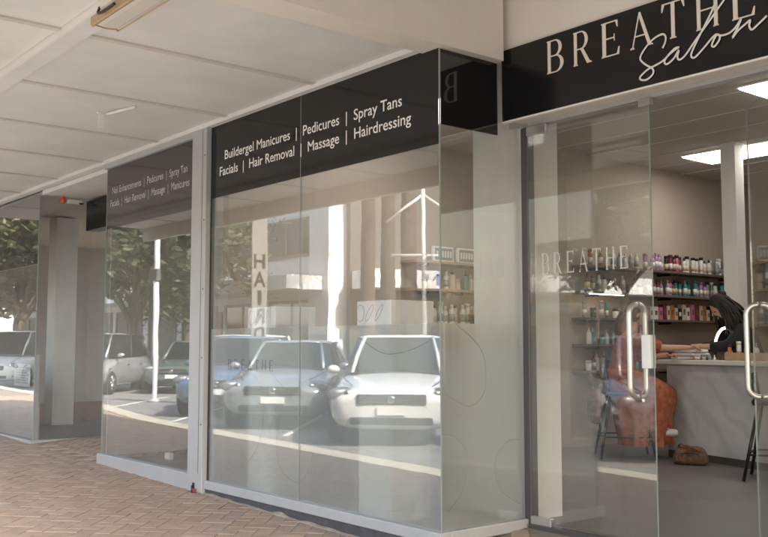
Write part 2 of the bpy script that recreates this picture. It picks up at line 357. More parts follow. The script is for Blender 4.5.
# ------------------------------------------------------------------ serif capitals for the salon name (unit height)
def glyph(ch, T=.115, t=.035):
    P = []
    def r(x0, x1, z0, z1): P.append([(x0, z0), (x1, z0), (x1, z1), (x0, z1)])
    def serif(x, z, up, wd=.17):
        s = 1 if up else -1
        P.append([(x - wd / 2, z), (x + wd / 2, z), (x + wd / 2, z + s * .022), (x + T / 2, z + s * .05), (x - T / 2, z + s * .05), (x - wd / 2, z + s * .022)])
    def bowl(xc, z0, z1, rx, T=T):
        zc = (z0 + z1) / 2; rz = (z1 - z0) / 2; n = 14; o = []; i = []
        for k in range(n + 1):
            a = -PI / 2 + PI * k / n
            o.append((xc + rx * math.cos(a), zc + rz * math.sin(a))); i.append((xc + max(0, rx - T) * math.cos(a), zc + (rz - t) * math.sin(a)))
        for k in range(n): P.append([o[k], o[k + 1], i[k + 1], i[k]])
    if ch == 'B':
        r(.06, .06 + T, 0, 1); serif(.06 + T / 2, 0, True); serif(.06 + T / 2, 1, False)
        r(.06 + T, .34, 1 - t, 1); r(.06 + T, .36, .5, .5 + t); r(.06 + T, .36, 0, t)
        bowl(.34, .5, 1, .26); bowl(.36, 0, .5 + t, .30); w = .70
    if ch == 'R':
        r(.06, .06 + T, 0, 1); serif(.06 + T / 2, 0, True); serif(.06 + T / 2, 1, False)
        r(.06 + T, .34, 1 - t, 1); r(.06 + T, .36, .46, .46 + t); bowl(.34, .46, 1, .28)
        P.append([(.32, .47), (.32 + T, .47), (.72, .0), (.58, .0)]); serif(.68, 0, True, .16); w = .78
    if ch == 'E':
        r(.06, .06 + T, 0, 1); serif(.06 + T / 2, 0, True); serif(.06 + T / 2, 1, False)
        r(.06 + T, .56, 1 - t, 1); r(.06 + T, .46, .5, .5 + t); r(.06 + T, .58, 0, t)
        P.append([(.56, 1), (.56, .80), (.53, .80), (.49, 1 - t)]); P.append([(.59, 0), (.61, .22), (.58, .22), (.52, t)]); P.append([(.46, .42), (.46, .62), (.435, .62), (.435, .42)]); w = .66
    if ch == 'A':
        P.append([(.36, 1), (.42, 1), (.84, 0), (.84 - T * 1.15, 0), (.35, .90)]); P.append([(.36, 1), (.385, .93), (.10, 0), (.06, 0)])
        r(.19, .62, .32, .32 + t); serif(.08, 0, True, .16); serif(.79, 0, True, .2); w = .86
    if ch == 'T':
        r(.31, .31 + T, 0, 1); serif(.31 + T / 2, 0, True, .2); r(.02, .72, 1 - t, 1)
        P.append([(.02, 1), (.0, .78), (.03, .78), (.1, 1 - t)]); P.append([(.72, 1), (.74, .78), (.71, .78), (.64, 1 - t)]); w = .74
    if ch == 'H':
        r(.06, .06 + T, 0, 1); r(.60, .60 + T, 0, 1); r(.06 + T, .60, .49, .49 + t)
        for x in (.06, .60):
            serif(x + T / 2, 0, True); serif(x + T / 2, 1, False)
        w = .78
    return P, w
def word(txt, x0, z0, hgt, pitch=None, width=None, y=0, T=.115, t=.035, depth=.004):
    """returns one MB per letter; letters start at x0 + k*pitch"""
    out = []
    ws = [glyph(c, T, t)[1] for c in txt]
    sx = hgt
    for k, ch in enumerate(txt):
        P, wd = glyph(ch, T, t); mb = MB(); xx = x0 + k * pitch
        s = sx if width is None else width / wd
        for q, pl in enumerate(P): mb.prism([(xx + a * s, z0 + b * hgt) for a, b in pl], y - depth - q * 4e-5, y)
        out.append(mb)
    return out

# ------------------------------------------------------------------ SETTING: ground
YF = 3.86                       # outer face of the shopfront glass
GS, GX, GZ = .019, -9.2, -.017  # footpath falls gently to the right
gz = lambda x: GZ - GS * (x - GX)
def kerb_y(x): 
    if x > -12.5: return 1.30
    t = min(1, (-12.5 - x) / 5.0); t = t * t * (3 - 2 * t); return 1.30 - .55 * t
ROAD = -.20
mb = MB(); mb.box(-400, 400, -400, 400, ROAD - .3, ROAD)
solo('road', mb, M['asphalt'], 'dark asphalt street and parking area', kind='structure')

XS = [-60, -40, -30, -24, -20, -18.5, -17.5, -17, -16.5, -16, -15.5, -15, -14.5, -14, -13.5, -13, -12.5, -11, -9, -7, -5, -3, 0, 4, 12, 25]
fp = bpy.data.objects.new('footpath', None)
mb = MB(); top = [(x, kerb_y(x) + .34) for x in XS]
n = len(XS)
vs = [(x, y, -.004) for x, y in top] + [(x, 14.0, -.004) for x in XS] + [(x, y, -.28) for x, y in top] + [(x, 14.0, -.28) for x in XS]
fs = [(i, i + 1, n + i + 1, n + i) for i in range(n - 1)] + [(i, 2 * n + i, 2 * n + i + 1, i + 1) for i in range(n - 1)]
ROTF = Matrix.Translation((GX, 0, GZ)) @ Matrix.Rotation(GS, 4, 'Y')
mb.add([(x - GX, y, z) for x, y, z in vs], fs)
foot = bpy.data.objects.new('footpath', mb.mesh('footpath', M['sand'])); C.objects.link(foot)
foot.location = (GX, 0, GZ); foot.rotation_euler = (0, GS, 0); foot['kind'] = 'structure'; foot['label'] = 'herringbone brick footpath under the awning'
INV['footpath'] = ROTF.inverted()
# herringbone pavers, local to the footpath plane
W = .115; a45 = math.radians(45); ca, sa = math.cos(a45), math.sin(a45)
cells = []
for j in range(-260, 260):
    for k in range(-75, 75):
        for (cx, cy, rot) in (((j + 4 * k + 1) * W, (j + .5) * W, 0), ((j + 4 * k + 2.5) * W, j * W, 1)):
            x = cx * ca - cy * sa; y = cx * sa + cy * ca
            wx = x - 7.0; 
            if not (-19 < wx < 2.6): continue
            if y < kerb_y(wx) + .42 or y > YF + .045: continue
            cells.append((wx, y, a45 + rot * PI / 2))
def paver_mb(mb, mx, L=.2275, Wd=.1125, H=.05, b=.004):
    l, w_, = L / 2, Wd / 2
    vs = [(-l, -w_, -H), (l, -w_, -H), (l, w_, -H), (-l, w_, -H), (-l, -w_, -b), (l, -w_, -b), (l, w_, -b), (-l, w_, -b), (-l + b, -w_ + b, 0), (l - b, -w_ + b, 0), (l - b, w_ - b, 0), (-l + b, w_ - b, 0)]
    fs = [(8, 9, 10, 11)] + [(i, (i + 1) % 4, (i + 1) % 4 + 4, i + 4) for i in range(4)] + [(i + 4, (i + 1) % 4 + 4, (i + 1) % 4 + 8, i + 8) for i in range(4)]
    return mb.add([mx @ Vector(v) for v in vs], fs)
def score(c):
    p = ROTF @ Vector((c[0] - GX, c[1], 0)); q = proj(p)
    return q[2] if (2 < q[0] < 766 and 2 < q[1] < 536) else 1e6 + q[2]
cells.sort(key=score)
pm = paver_mb(MB(), Matrix.Identity(4)).mesh('brick', M['brick'])
rest = MB()
for i, (x, y, a) in enumerate(cells):
    dz = random.uniform(-.0022, .0022); tx, ty = random.gauss(0, .004), random.gauss(0, .004)
    if i < 300:
        o = bpy.data.objects.new('brick', pm); C.objects.link(o); o.parent = foot
        o.location = (x - GX, y, dz); o.rotation_euler = (tx, ty, a + random.gauss(0, .006))
    else:
        paver_mb(rest, Matrix.Translation((x - GX, y, dz)) @ Matrix.Rotation(a + random.gauss(0, .006), 4, 'Z') @ Matrix.Rotation(tx, 4, 'X'))
o = part('brick_paving', rest, M['brick'], foot, local=True); o['kind'] = 'stuff'

# kerb with real step, in segments
kb = MB()
for i in range(len(XS) - 1):
    x0, x1 = XS[i], XS[i + 1]; y0, y1 = kerb_y(x0), kerb_y(x1)
    vs = []
    for x, y in ((x0, y0), (x1, y1)):
        zt = gz(x) + .004
        vs += [(x, y + .36, zt - .3), (x, y + .36, zt), (x, y + .05, zt), (x, y + .015, zt - .015), (x, y, zt - .05), (x, y - .01, ROAD - .1)]
    kb.add(vs, [(q, q + 1, q + 7, q + 6) for q in range(5)])
ko = solo('kerb', kb, M['kerb'], 'pale concrete kerb along the parking bays', kind='structure')

# parking bay lines at 45 degrees
HD = math.radians(43)       # heading of the parked cars
hx, hy = math.cos(HD), math.sin(HD)
BAYX = [-8.4 + 3.6 * k for k in range(-5, 4)]
mkr = MB()
for b in BAYX:
    p = Vector((b, -.15, ROAD + .004)); d = Vector((-hx, -hy, 0)); s = Vector((-hy, hx, 0)) * .05
    a = p; e = p + d * 5.2
    mkr.add([a - s, a + s, e + s, e - s], [(0, 1, 2, 3)])
solo('bay_marking', mkr, M['road_paint'], 'white painted parking bay lines', kind='structure')

# ------------------------------------------------------------------ SETTING: awning soffit over the footpath
ZC = 3.02
aw = thing('awning', 'cream panelled awning soffit over the footpath with timber battens', 'awning', (-8, 2.1, ZC))
bx = [-4.2 - 1.252 * k for k in range(0, 9)]
YO = 1.10
for k in range(len(bx) - 1):
    x1, x0 = bx[k] - (.02 if k else 0), bx[k + 1] + .02
    for (y0, y1) in ((YO + .05, 1.968), (2.13, YF - .02)):
        m_ = MB(); m_.box(x0, x1, y0, y1, ZC, ZC + .02); part('panel', m_, M['soffit'], aw)
    if k:
        m_ = MB(); m_.box(bx[k] - .024, bx[k] + .024, YO + .05, 1.965, ZC - .013, ZC + .015); part('batten', m_, M['soffit_strip'], aw)
        m_ = MB(); m_.box(bx[k] - .024, bx[k] + .024, 2.135, YF - .06, ZC - .013, ZC + .015); part('batten', m_, M['soffit_strip'], aw)
m_ = MB(); m_.box(bx[-1], -4.21, 1.992, 2.128, ZC - .03, ZC + .015); part('cross_beam', m_, M['soffit'], aw)
m_ = MB(); m_.box(bx[-1], -4.21, 1.972, 1.990, ZC - .045, ZC + .015); part('conduit', m_, M['white_beam'], aw)
m_ = MB(); m_.box(bx[-1], 8, YO - .03, YO + .047, ZC - .20, ZC + .55); part('fascia', m_, M['cream'], aw)
m_ = MB(); m_.box(bx[-1], -4.2, YO + .05, YF + .6, ZC + .03, ZC + .6); part('roof_deck', m_, M['soffit'], aw)
m_ = MB(); m_.box(bx[-1] + .1, -4.21, YF - .055, YF + .03, 2.985, ZC + .01); part('head_trim', m_, M['soffit'], aw)
# higher ceiling over the entrance and the step down to the window soffit
hc = thing('entrance_soffit', 'higher flat soffit above the salon entrance with painted bulkhead', 'soffit', (-2, 2.2, 3.5))
m_ = MB(); m_.box(-4.35, 8, YO + .05, 4.70, 3.5, 3.56); part('ceiling_board', m_, M['soffit'], hc)
m_ = MB(); m_.box(-4.35, -4.135, YO + .052, 4.365, 2.975, 3.498); part('bulkhead', m_, M['cream'], hc)
m_ = MB(); m_.box(-4.35, 8, 4.421, 4.70, 3.056, 3.4985); part('upper_wall', m_, M['cream'], hc)
m_ = MB(); m_.lathe([(.0, 3.43), (.035, 3.435), (.05, 3.46), (.055, 3.499)], (-3.95, 4.1, 0), 16); part('smoke_detector', m_, M['white_paint'], hc)

# ------------------------------------------------------------------ shop windows
def pane(x0, x1, z0, z1, y=YF, th=.01):
    m_ = MB(); m_.box(x0, x1, y, y + th, z0, z1); return m_
Z0, Z1 = .05, 2.985
win = thing('shop_window', 'large salon display window with frosted lower half and black service sign on top', 'window', (-5.6, YF, -.1))
XM0, XM1, XJ = -7.03, -4.2, -5.70
part('pane', pane(XM0, XJ - .002, Z0, Z1), M['glass'], win); part('pane', pane(XJ + .002, XM1 - .001, Z0, Z1), M['glass'], win)
m_ = MB(); m_.box(XM1 - .010, XM1, YF + .0115, 4.58, Z0, 2.972); part('return_pane', m_, M['glass'], win, 'clear side pane returning to the door')
m_ = MB(); m_.box(XM1 - .001, XM1 + .003, YF - .002, YF + .009, Z0, 2.972); part('pane_edge', m_, M['glass_edge'], win)
m_ = MB(); m_.box(XJ - .0018, XJ + .0018, YF - .001, YF + .0105, Z0, Z1); part('pane_edge', m_, M['glass_edge'], win)
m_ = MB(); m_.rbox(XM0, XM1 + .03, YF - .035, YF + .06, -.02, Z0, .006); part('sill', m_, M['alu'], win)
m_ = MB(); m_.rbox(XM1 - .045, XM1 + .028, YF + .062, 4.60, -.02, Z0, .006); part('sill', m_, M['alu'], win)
m_ = MB(); m_.box(XM0, XM1 + .015, YF - .02, YF + .05, -.2, -.021); m_.box(XM1 - .04, XM1 + .012, YF + .051, 4.6, -.2, -.021); part('base_plinth', m_, M['plinth_dark'], win)
m_ = MB(); m_.box(XM0 - .002, XM0 + .012, YF - .004, YF + .03, Z0, Z1); part('gasket', m_, M['car_black'], win)
ff = MB(); ff.add([(XM0 + .012, YF + .0125, Z0), (XM1 - .012, YF + .0125, Z0), (XM1 - .012, YF + .0125, 1.285), (XM0 + .012, YF + .0125, 1.285)], [(0, 1, 2, 3)])
film = part('frosted_film', ff, M['frost'], win)
ff = MB(); ff.add([(XM1 - .0125, YF + .014, Z0), (XM1 - .0125, 4.57, Z0), (XM1 - .0125, 4.57, 1.285), (XM1 - .0125, YF + .014, 1.285)], [(0, 1, 2, 3)])
film2 = part('frosted_film', ff, M['frost'], win)
# loose line drawing on the film
LA = [[(-6.95, .62), (-6.75, .9), (-6.5, 1.0), (-6.25, .85), (-6.2, .55), (-6.35, .3), (-6.6, .2), (-6.85, .35)],
      [(-6.1, .95), (-5.75, .72), (-5.55, .4), (-5.7, .18), (-5.95, .25), (-6.0, .5), (-5.8, .8), (-5.4, 1.0)],
      [(-5.35, .12), (-5.25, .5), (-4.95, .82), (-4.6, .9), (-4.3, .75)], [(-5.0, 1.2), (-4.75, 1.1), (-4.5, 1.12), (-4.25, 1.2)]]
m_ = MB()
for L in LA: m_.tube(catmull([(x, YF + .0118, z) for x, z in L]), .0035, 5, flat=.12, flatax=1)
part('line_drawing', m_, M['line_art'], film)
m_ = MB(); xr = XM1 - .0113
for L in [[(4.0, 1.28), (4.22, 1.12), (4.25, .88), (4.12, .78), (3.95, .84), (3.89, .9)], [(3.89, .62), (3.98, .60), (4.08, .5), (4.06, .3), (3.93, .16)], [(4.56, .55), (4.44, .54), (4.33, .42), (4.38, .25), (4.56, .14)]]:
    m_.tube(catmull([(xr, y, z) for y, z in L]), .0035, 5, flat=.12, flatax=0)
part('line_drawing', m_, M['line_art'], film2)
m_ = MB()
for q in word('BREATHE', -6.74, .955, .085, pitch=.103, width=.06, y=YF + .0119, T=.14, t=.05, depth=.0006):
    m_.add(q.v, q.f)
part('lettering', m_, M['faint_letter'], film)
m_ = MB(); nf = 90; vs = []
for k in range(nf + 1):
    x = XM0 - .02 + (XM1 - XM0) * k / nf; g = gz(x); ww = .012 + .03 * noise.noise(Vector((x * 6, 0, 0))) + .02 * noise.noise(Vector((x * 21, 3, 0))); hh = .010 + .03 * noise.noise(Vector((x * 5, 7, 0)))
    vs += [(x, YF - .019, g + max(.006, hh)), (x, YF - .03 - ww * .5, g + max(.004, hh * .4)), (x, YF - .03 - max(.01, ww), g - .004)]
m_.add(vs, [(3 * k + j, 3 * k + 3 + j, 3 * k + 4 + j, 3 * k + 1 + j) for k in range(nf) for j in (0, 1)]); part('mortar_fillet', m_, M['mortar'], win)
# black sign strip behind the glass, printed words
m_ = MB(); m_.box(XM0 + .012, XJ - .004, YF - .0012, YF - .0003, 2.378, Z1); sp = part('sign_or_reflection_strip', m_, M['black_ext'], win); m_ = MB(); m_.box(XJ + .004, XM1 - .004, YF - .0012, YF - .0003, 2.378, Z1); part('sign_or_reflection_strip', m_, M['black_ext'], win)
def sign_text(x0, x1, base, cap, words, parent, y=YF + .0122, m='white_letter'):
    part('lettering', text_mb(words, x0, x1, base, cap, y, bold=.008), M[m], parent)
sign_text(-6.81, -4.55, 2.682, .078, 'Buildergel Manicures  |  Pedicures  |  Spray Tans', sp, YF - .0018)
sign_text(-6.89, -4.46, 2.552, .078, 'Facials  |  Hair Removal  |  Massage  |  Hairdressing', sp, YF - .0018)
m_ = MB(); m_.box(XM1 + .0003, XM1 + .0012, YF + .012, 4.37, 2.50, 2.972); part('sign_or_reflection_strip', m_, M['reflect_ret'], win)  # no sign here: black sheet in place of the door sign's reflection

# pillar between the windows
pl = thing('mullion_post', 'white aluminium mullion post between the two salon windows', 'post', (-7.165, YF, gz(-7.1)))
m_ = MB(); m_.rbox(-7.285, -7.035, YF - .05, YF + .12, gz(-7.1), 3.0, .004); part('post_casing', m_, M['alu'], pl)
m_ = MB(); m_.box(-7.10, -7.094, YF - .0515, YF - .0505, .1, 2.98); part('cover_joint', m_, M['alu_grey'], pl)
m_ = MB(); m_.box(-7.175, -7.15, YF - .06, YF - .0515, gz(-7.1) + .03, gz(-7.1) + .075); m_.tube([(-7.17, YF - .06, gz(-7.1) + .05), (-7.14, YF - .075, gz(-7.1) + .0)], .012, 6); part('cable_end', m_, M['car_black'], pl)
m_ = MB(); m_.box(-7.15, -7.11, YF - .075, YF - .052, gz(-7.1) + .002, gz(-7.1) + .03); part('cable_clip', m_, M['red_paint'], pl)

for z in (.5, 1.05, 1.62, 2.2, 2.75):
    m_ = MB(); m_.lathe([(.0, .004), (.006, .003), (.008, 0)], (-7.06, YF - .0503, z), 8, Matrix.Rotation(PI / 2, 4, 'X')); part('screw', m_, M['alu_grey'], pl)
w2 = thing('shop_window', 'narrow clear shop window left of the post with service sign coloured brown for the soffit reflection', 'window', (-8.25, YF, -.05))
X20, X21 = -9.2, -7.287
part('pane', pane(X20, X21, .08, 2.94), M['glass'], w2)
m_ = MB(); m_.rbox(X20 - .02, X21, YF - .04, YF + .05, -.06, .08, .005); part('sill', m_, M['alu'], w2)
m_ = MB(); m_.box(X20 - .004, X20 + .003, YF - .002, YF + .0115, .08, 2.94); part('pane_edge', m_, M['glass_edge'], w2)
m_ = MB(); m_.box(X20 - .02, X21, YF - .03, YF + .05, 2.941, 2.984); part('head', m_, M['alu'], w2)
m_ = MB(); m_.box(X20 + .004, X21 - .002, YF - .0012, YF - .0003, 2.33, 2.938); sp2 = part('sign_or_reflection_strip', m_, M['reflect_ext'], w2)
sign_text(-9.07, -7.46, 2.672, .072, 'Nail Enhancements  |  Pedicures  |  Spray Tan', sp2, YF - .0018, 'dim_letter')
sign_text(-9.11, -7.42, 2.545, .072, 'Facials  |  Hair Removal  |  Massage  |  Manicures', sp2, YF - .0018, 'dim_letter')

# ------------------------------------------------------------------ salon entrance
YS, YD = 4.40, 4.59
en = thing('shop_sign', 'black gloss fascia sign reading BREATHE Salon above the glass doors', 'sign', (-3.2, YS, 2.59))
m_ = MB(); m_.box(-4.186, -1.0, YS, YS + .02, 2.59, 3.055); pnl = part('sign_board', m_, M['black_sign'], en)
m_ = MB(); m_.box(-4.186, -1.0, YS + .0205, YD + .05, 2.605, 3.05); part('sign_box', m_, M['cream'], en)
m_ = MB(); m_.box(-4.186, -1.0, YS - .002, YS + .03, 2.578, 2.5895); part('edge_trim', m_, M['white_beam'], en)
for q in word('BREATHE', -3.805, 2.815, .205, pitch=.2075, width=.145, y=YS - .001): part('letter', q, M['sign_letter'], pnl)
SAL = [(-2.97, 2.775), (-2.951, 2.807), (-2.95, 2.838), (-2.973, 2.854), (-3.034, 2.838), (-3.09, 2.794), (-3.116, 2.752), (-3.086, 2.713), (-3.036, 2.675), (-3.037, 2.644), (-3.076, 2.623), (-3.111, 2.629), (-3.119, 2.647), (-3.069, 2.678), (-3.002, 2.694), (-2.966, 2.706), (-2.924, 2.732), (-2.882, 2.751), (-2.865, 2.754), (-2.894, 2.754), (-2.942, 2.721), (-2.96, 2.694), (-2.943, 2.68), (-2.901, 2.701), (-2.869, 2.74), (-2.878, 2.706), (-2.867, 2.686), (-2.832, 2.7), (-2.78, 2.753), (-2.711, 2.821), (-2.632, 2.9), (-2.582, 2.956), (-2.592, 2.998), (-2.619, 2.986), (-2.665, 2.899), (-2.734, 2.797), (-2.787, 2.714), (-2.793, 2.685), (-2.771, 2.677), (-2.72, 2.713), (-2.669, 2.755), (-2.642, 2.768), (-2.659, 2.743), (-2.671, 2.716), (-2.655, 2.707), (-2.627, 2.735), (-2.626, 2.759), (-2.642, 2.768), (-2.616, 2.755), (-2.573, 2.755), (-2.536, 2.775), (-2.504, 2.81), (-2.509, 2.797), (-2.531, 2.759), (-2.553, 2.726), (-2.521, 2.756), (-2.479, 2.779), (-2.453, 2.792), (-2.459, 2.764), (-2.445, 2.741), (-2.409, 2.761), (-2.363, 2.791)]
m_ = MB(); m_.tube(catmull([(x, YS - .007, z) for x, z in SAL], 5), .0062, 6, flat=.4, flatax=1); part('script_lettering', m_, M['white_letter'], pnl)

fr = thing('door_frame', 'slim grey aluminium door jamb beside the frosted return', 'door frame', (-4.17, YD, 0))
m_ = MB(); m_.rbox(-4.205, -4.148, YD, YD + .07, -.02, 2.577, .004); part('jamb', m_, M['alu_grey'], fr)
m_ = MB(); m_.box(-4.147, -1.0, YD + .005, YD + .065, 2.578, 2.604); part('head', m_, M['alu'], fr)
m_ = MB(); m_.rbox(-4.147, -1.0, YD - .03, YD + .09, -.02, .028, .005); part('threshold', m_, M['alu_grey'], fr)
m_ = MB(); m_.box(-3.27, -3.19, YD - .012, YD + .0235, 2.535, 2.5775); part('door_stop', m_, M['silver'], fr)

def loop_handle(mb, xh, y, z0, z1, off=.075, r=.0165):
    """pull bar bent round at both ends, one on each face of the glass"""
    for s in (-1, 1):
        yy = y + s * off; rd = .06
        pts = [(xh, y + s * .006, z1)]
        for k in range(7):
            a = PI / 2 * k / 6
            pts.append((xh, yy - s * rd + s * rd * math.sin(a), z1 - rd + rd * math.cos(a)))
        for k in range(7):
            a = PI / 2 * k / 6
            pts.append((xh, yy - s * rd + s * rd * math.cos(a), z0 + rd - rd * math.sin(a)))
        pts.append((xh, y + s * .006, z0)); mb.tube(pts, r, 10)
    return mb
def door_leaf(label, loc, rz, mirror):
    d = thing('glass_door', label, 'door', loc, rz, 'pair of frameless glass salon doors')
    s = -1 if mirror else 1          # leaf runs along +x (or -x) from the hinge
    def bx_(a, b, *r): return (min(s * a, s * b), max(s * a, s * b)) + r
    m_ = MB(); m_.box(*bx_(.004, .935, 0, .010, 0.035, 2.572)); gl = part('pane', m_, M['glass_door'], d, local=True)
    m_ = MB(); m_.box(*bx_(.9351, .9375, .0005, .0095, 0.036, 2.571)); part('pane_edge', m_, M['glass_edge'], d, local=True)
    for z0, z1 in ((.012, .075), (2.515, 2.576)):
        m_ = MB(); m_.rbox(*bx_(.0, .165, -.012, .022, z0, z1), .003); part('patch_hinge', m_, M['silver'], d, local=True)
    h = MB(); loop_handle(h, s * .825, .005, .855, 1.385)
    part('pull_handle', h, M['steel'], d, local=True)
    return d, gl
dl, gl = door_leaf('closed frameless glass door with BREATHE lettering beside the frosted return', (-4.145, YD, 0), 0, False)
m_ = MB()
for q in word('BREATHE', -4.035 + 4.145, 1.60, .135, pitch=.1005, width=.068, y=.0005, T=.12, t=.05, depth=.0008): m_.add([v + Vector((0, -.0008, 0)) for v in q.v], q.f)
part('lettering', m_, etched('etched_white'), gl, local=True)
m_ = MB(); m_.rbox(.868, .928, -.022, .032, 1.02, 1.21, .003); part('lock_box', m_, M['white_paint'], dl, local=True)
door_leaf('open frameless glass door swung into the salon at the right edge', (-2.265, YD, 0), -math.radians(42), True)
# sloped brick apron in the recess
m_ = MB(); m_.add([(-4.19, YF - .05, gz(-4.2) - .001), (2, YF - .05, gz(2) - .001), (2, YD - .031, .0), (-4.19, YD - .031, .0), (-4.19, YF - .05, -.4), (2, YF - .05, -.4), (2, YD - .031, -.4), (-4.19, YD - .031, -.4)], [(0, 1, 2, 3), (0, 4, 5, 1), (2, 6, 7, 3), (0, 3, 7, 4), (1, 5, 6, 2)])
apron = solo('entrance_apron', m_, M['sand'], 'brick apron ramping up to the salon doors', kind='structure')
m_ = MB(); sl = math.atan2(.09, YD - YF)
for j in range(-60, 60):
    for k in range(-20, 20):
        for (cx, cy, rot) in (((j + 4 * k + 1) * W, (j + .5) * W, 0), ((j + 4 * k + 2.5) * W, j * W, 1)):
            x = cx * ca - cy * sa - 2.0; y = cx * sa + cy * ca + 4.2
            if -4.08 < x < 1.5 and YF + .03 < y < YD - .12:
                z = gz(x) + (0 - gz(x)) * (y - YF + .05) / (YD - .031 - YF + .05)
                paver_mb(m_, Matrix.Translation((x, y, z + .008)) @ Matrix.Rotation(math.atan2(-gz(x), .75), 4, 'X') @ Matrix.Rotation(a45 + rot * PI / 2, 4, 'Z'))
o = part('brick_paving', m_, M['brick'], apron); o['kind'] = 'stuff'

# ------------------------------------------------------------------ salon interior
HI = 3.35; FI = .02
def room(name, boxes, m, label):
    q = MB()
    for b in boxes: q.box(*b)
    return solo(name, q, m, label, kind='structure')
room('salon_floor', [(-7.7, 2.5, YD + .091, 14, -.2, FI), (-7.7, -4.26, YF + .07, YD + .09, -.2, FI)], M['int_floor'], 'dark vinyl floor inside the salon')
ceil = room('salon_ceiling', [(-7.7, 2.5, YD + .11, 14, HI, HI + .1), (-7.7, -4.36, YF + .04, YD + .109, HI, HI + .1)], M['int_ceil'], 'salon ceiling with thin strips')
for k in range(14):
    m_ = MB(); m_.box(-7.6, 2.4, 5.0 + k * .62, 5.02 + k * .62, HI - .008, HI - .0005); part('ceiling_strip', m_, M['soffit'], ceil)
XW = -6.91
wl = thing('salon_wall', 'warm beige salon walls with a column by the counter', '', (-6, 10, 0), kind='structure')
m_ = MB(); m_.box(XW - .8, XW, 8.3, 14.2, 0, HI); part('side_wall', m_, M['int_wall'], wl)
m_ = MB(); m_.box(-7.83, -7.70, YF + .55, 8.299, 0, HI); part('side_wall', m_, M['int_wall'], wl)
m_ = MB(); m_.box(-6.909, 2.5, 14.0, 14.2, 0, HI); part('back_wall', m_, M['int_wall'], wl)
m_ = MB(); m_.box(2.5, 2.6, YD + .1, 14.2, 0, HI); part('side_wall', m_, M['int_wall'], wl)
m_ = MB(); m_.box(-4.76, -4.225, 4.70, 4.98, FI, HI - .001); part('white_pier', m_, M['white_paint'], wl)
p = Vector((0, 0, 1.15)) + ray(736, 300) * 10.9
m_ = MB(); m_.box(p.x - .085, p.x + .085, p.y - .085, p.y + .085, FI, HI - .001, ); part('column', m_, M['white_paint'], wl)
m_ = MB(); m_.box(-7.69, -4.37, YF + .035, YF + .06, 2.99, HI); m_.box(-4.36, 2.5, YD + .06, YD + .1, 2.61, HI); part('window_bulkhead', m_, M['int_ceil'], wl)
for k, (cx, cy) in enumerate([(-5.62, 9.85), (-3.62, 7.65), (-6.4, 5.9), (-2.2, 8.4)]):
    t = thing('ceiling_light', ['glowing square ceiling panel light left of the salon column', 'ceiling panel light standing in for a bright reflection at the right picture edge', 'ceiling panel light behind the large display window', 'ceiling panel light over the right of the salon'][k], 'light', (cx, cy, HI - .03), math.radians(0), 'salon ceiling panel lights')  # second panel takes the place of a reflection in the open door leaf
    m_ = MB(); m_.box(-.62, .62, -.33, .33, .012, .029); part('frame', m_, M['white_paint'], t, local=True)
    m_ = MB(); m_.box(-.6, .6, -.31, .31, 0, .0115); part('diffuser', m_, M['lamp'], t, local=True)

# neighbour room behind the narrow window
room('side_room', [(-9.19, -7.84, YF + .06, 9, -.2, .02)], M['grey_floor'], 'grey floor behind the narrow window')
nr = thing('side_room_wall', 'plain grey walls and ceiling behind the narrow window', '', (-8.5, 6, 0), kind='structure')
m_ = MB(); m_.box(-9.2, -7.84, 8.9, 9.0, 0.02, 2.99); part('back_wall', m_, M['grey_room'], nr)
m_ = MB(); m_.box(-9.2, -9.14, 5.3, 8.899, 0.02, 2.99); part('side_wall', m_, M['grey_room'], nr)
m_ = MB(); m_.box(-9.2, -7.84, YF + .06, 9.0, 2.991, 3.05); part('ceiling', m_, M['int_ceil'], nr)
for k, x in enumerate((-8.75, -8.25)):
    m_ = MB(); m_.rbox(x - .05, x + .05, 4.35, 4.40, .021, .085, .006)
    solo('floor_socket_box', m_, M['white_paint'], ['small white socket box on the floor, nearer the far edge of the narrow window', 'small white socket box on the floor behind the middle of the narrow window'][k], 'socket box', 'floor socket boxes')

# display plinths behind the main window
for k, (x0, x1, y0, lab) in enumerate([(-6.47, -6.07, 3.905, 'white display plinth with a printed box top behind the left of the frosted window'), (-5.06, -4.70, 3.905, 'white display plinth with a printed box top behind the right of the frosted window')]):
    t = thing('display_plinth', lab, 'plinth', ((x0 + x1) / 2, y0 + .2, FI), 0, 'white plinths in the window')
    m_ = MB(); m_.rbox(x0 + .01, x1 - .01, y0, y0 + .34, FI, 1.275, .004); part('shaft', m_, M['white_paint'], t)
    m_ = MB(); m_.rbox(x0, x1, y0 - .015, y0 + .36, 1.276, 1.446, .005); tb = part('top_box', m_, M['cardboard_white'], t)
    m_ = MB(); zz = 1.30; cx = (x0 + x1) / 2
    for q in range(3):
        m_.tube(catmull([(cx - .14 + .1 * q + .045 * math.cos(a), y0 - .0162, 1.365 + .055 * math.sin(a + q)) for a in [i * .9 for i in range(8)]], 4), .0022, 4, flat=.2, flatax=1)
    part('printed_drawing', m_, M['print'], tb)

bb = thing('added_backboard', 'low charcoal board added behind the white plinths to darken the frosted window', 'added board', (-6.2, 4.66, FI))  # added board darkens what shows through the film so the shafts stand out
m_ = MB(); m_.rbox(-7.66, -4.80, 4.62, 4.66, FI + .001, 1.24, .004); part('board', m_, M['charcoal'], bb)
for x in (-7.5, -6.2, -4.95):
    m_ = MB(); m_.box(x - .03, x + .03, 4.661, 4.80, FI + .001, .06); part('foot', m_, M['charcoal'], bb)
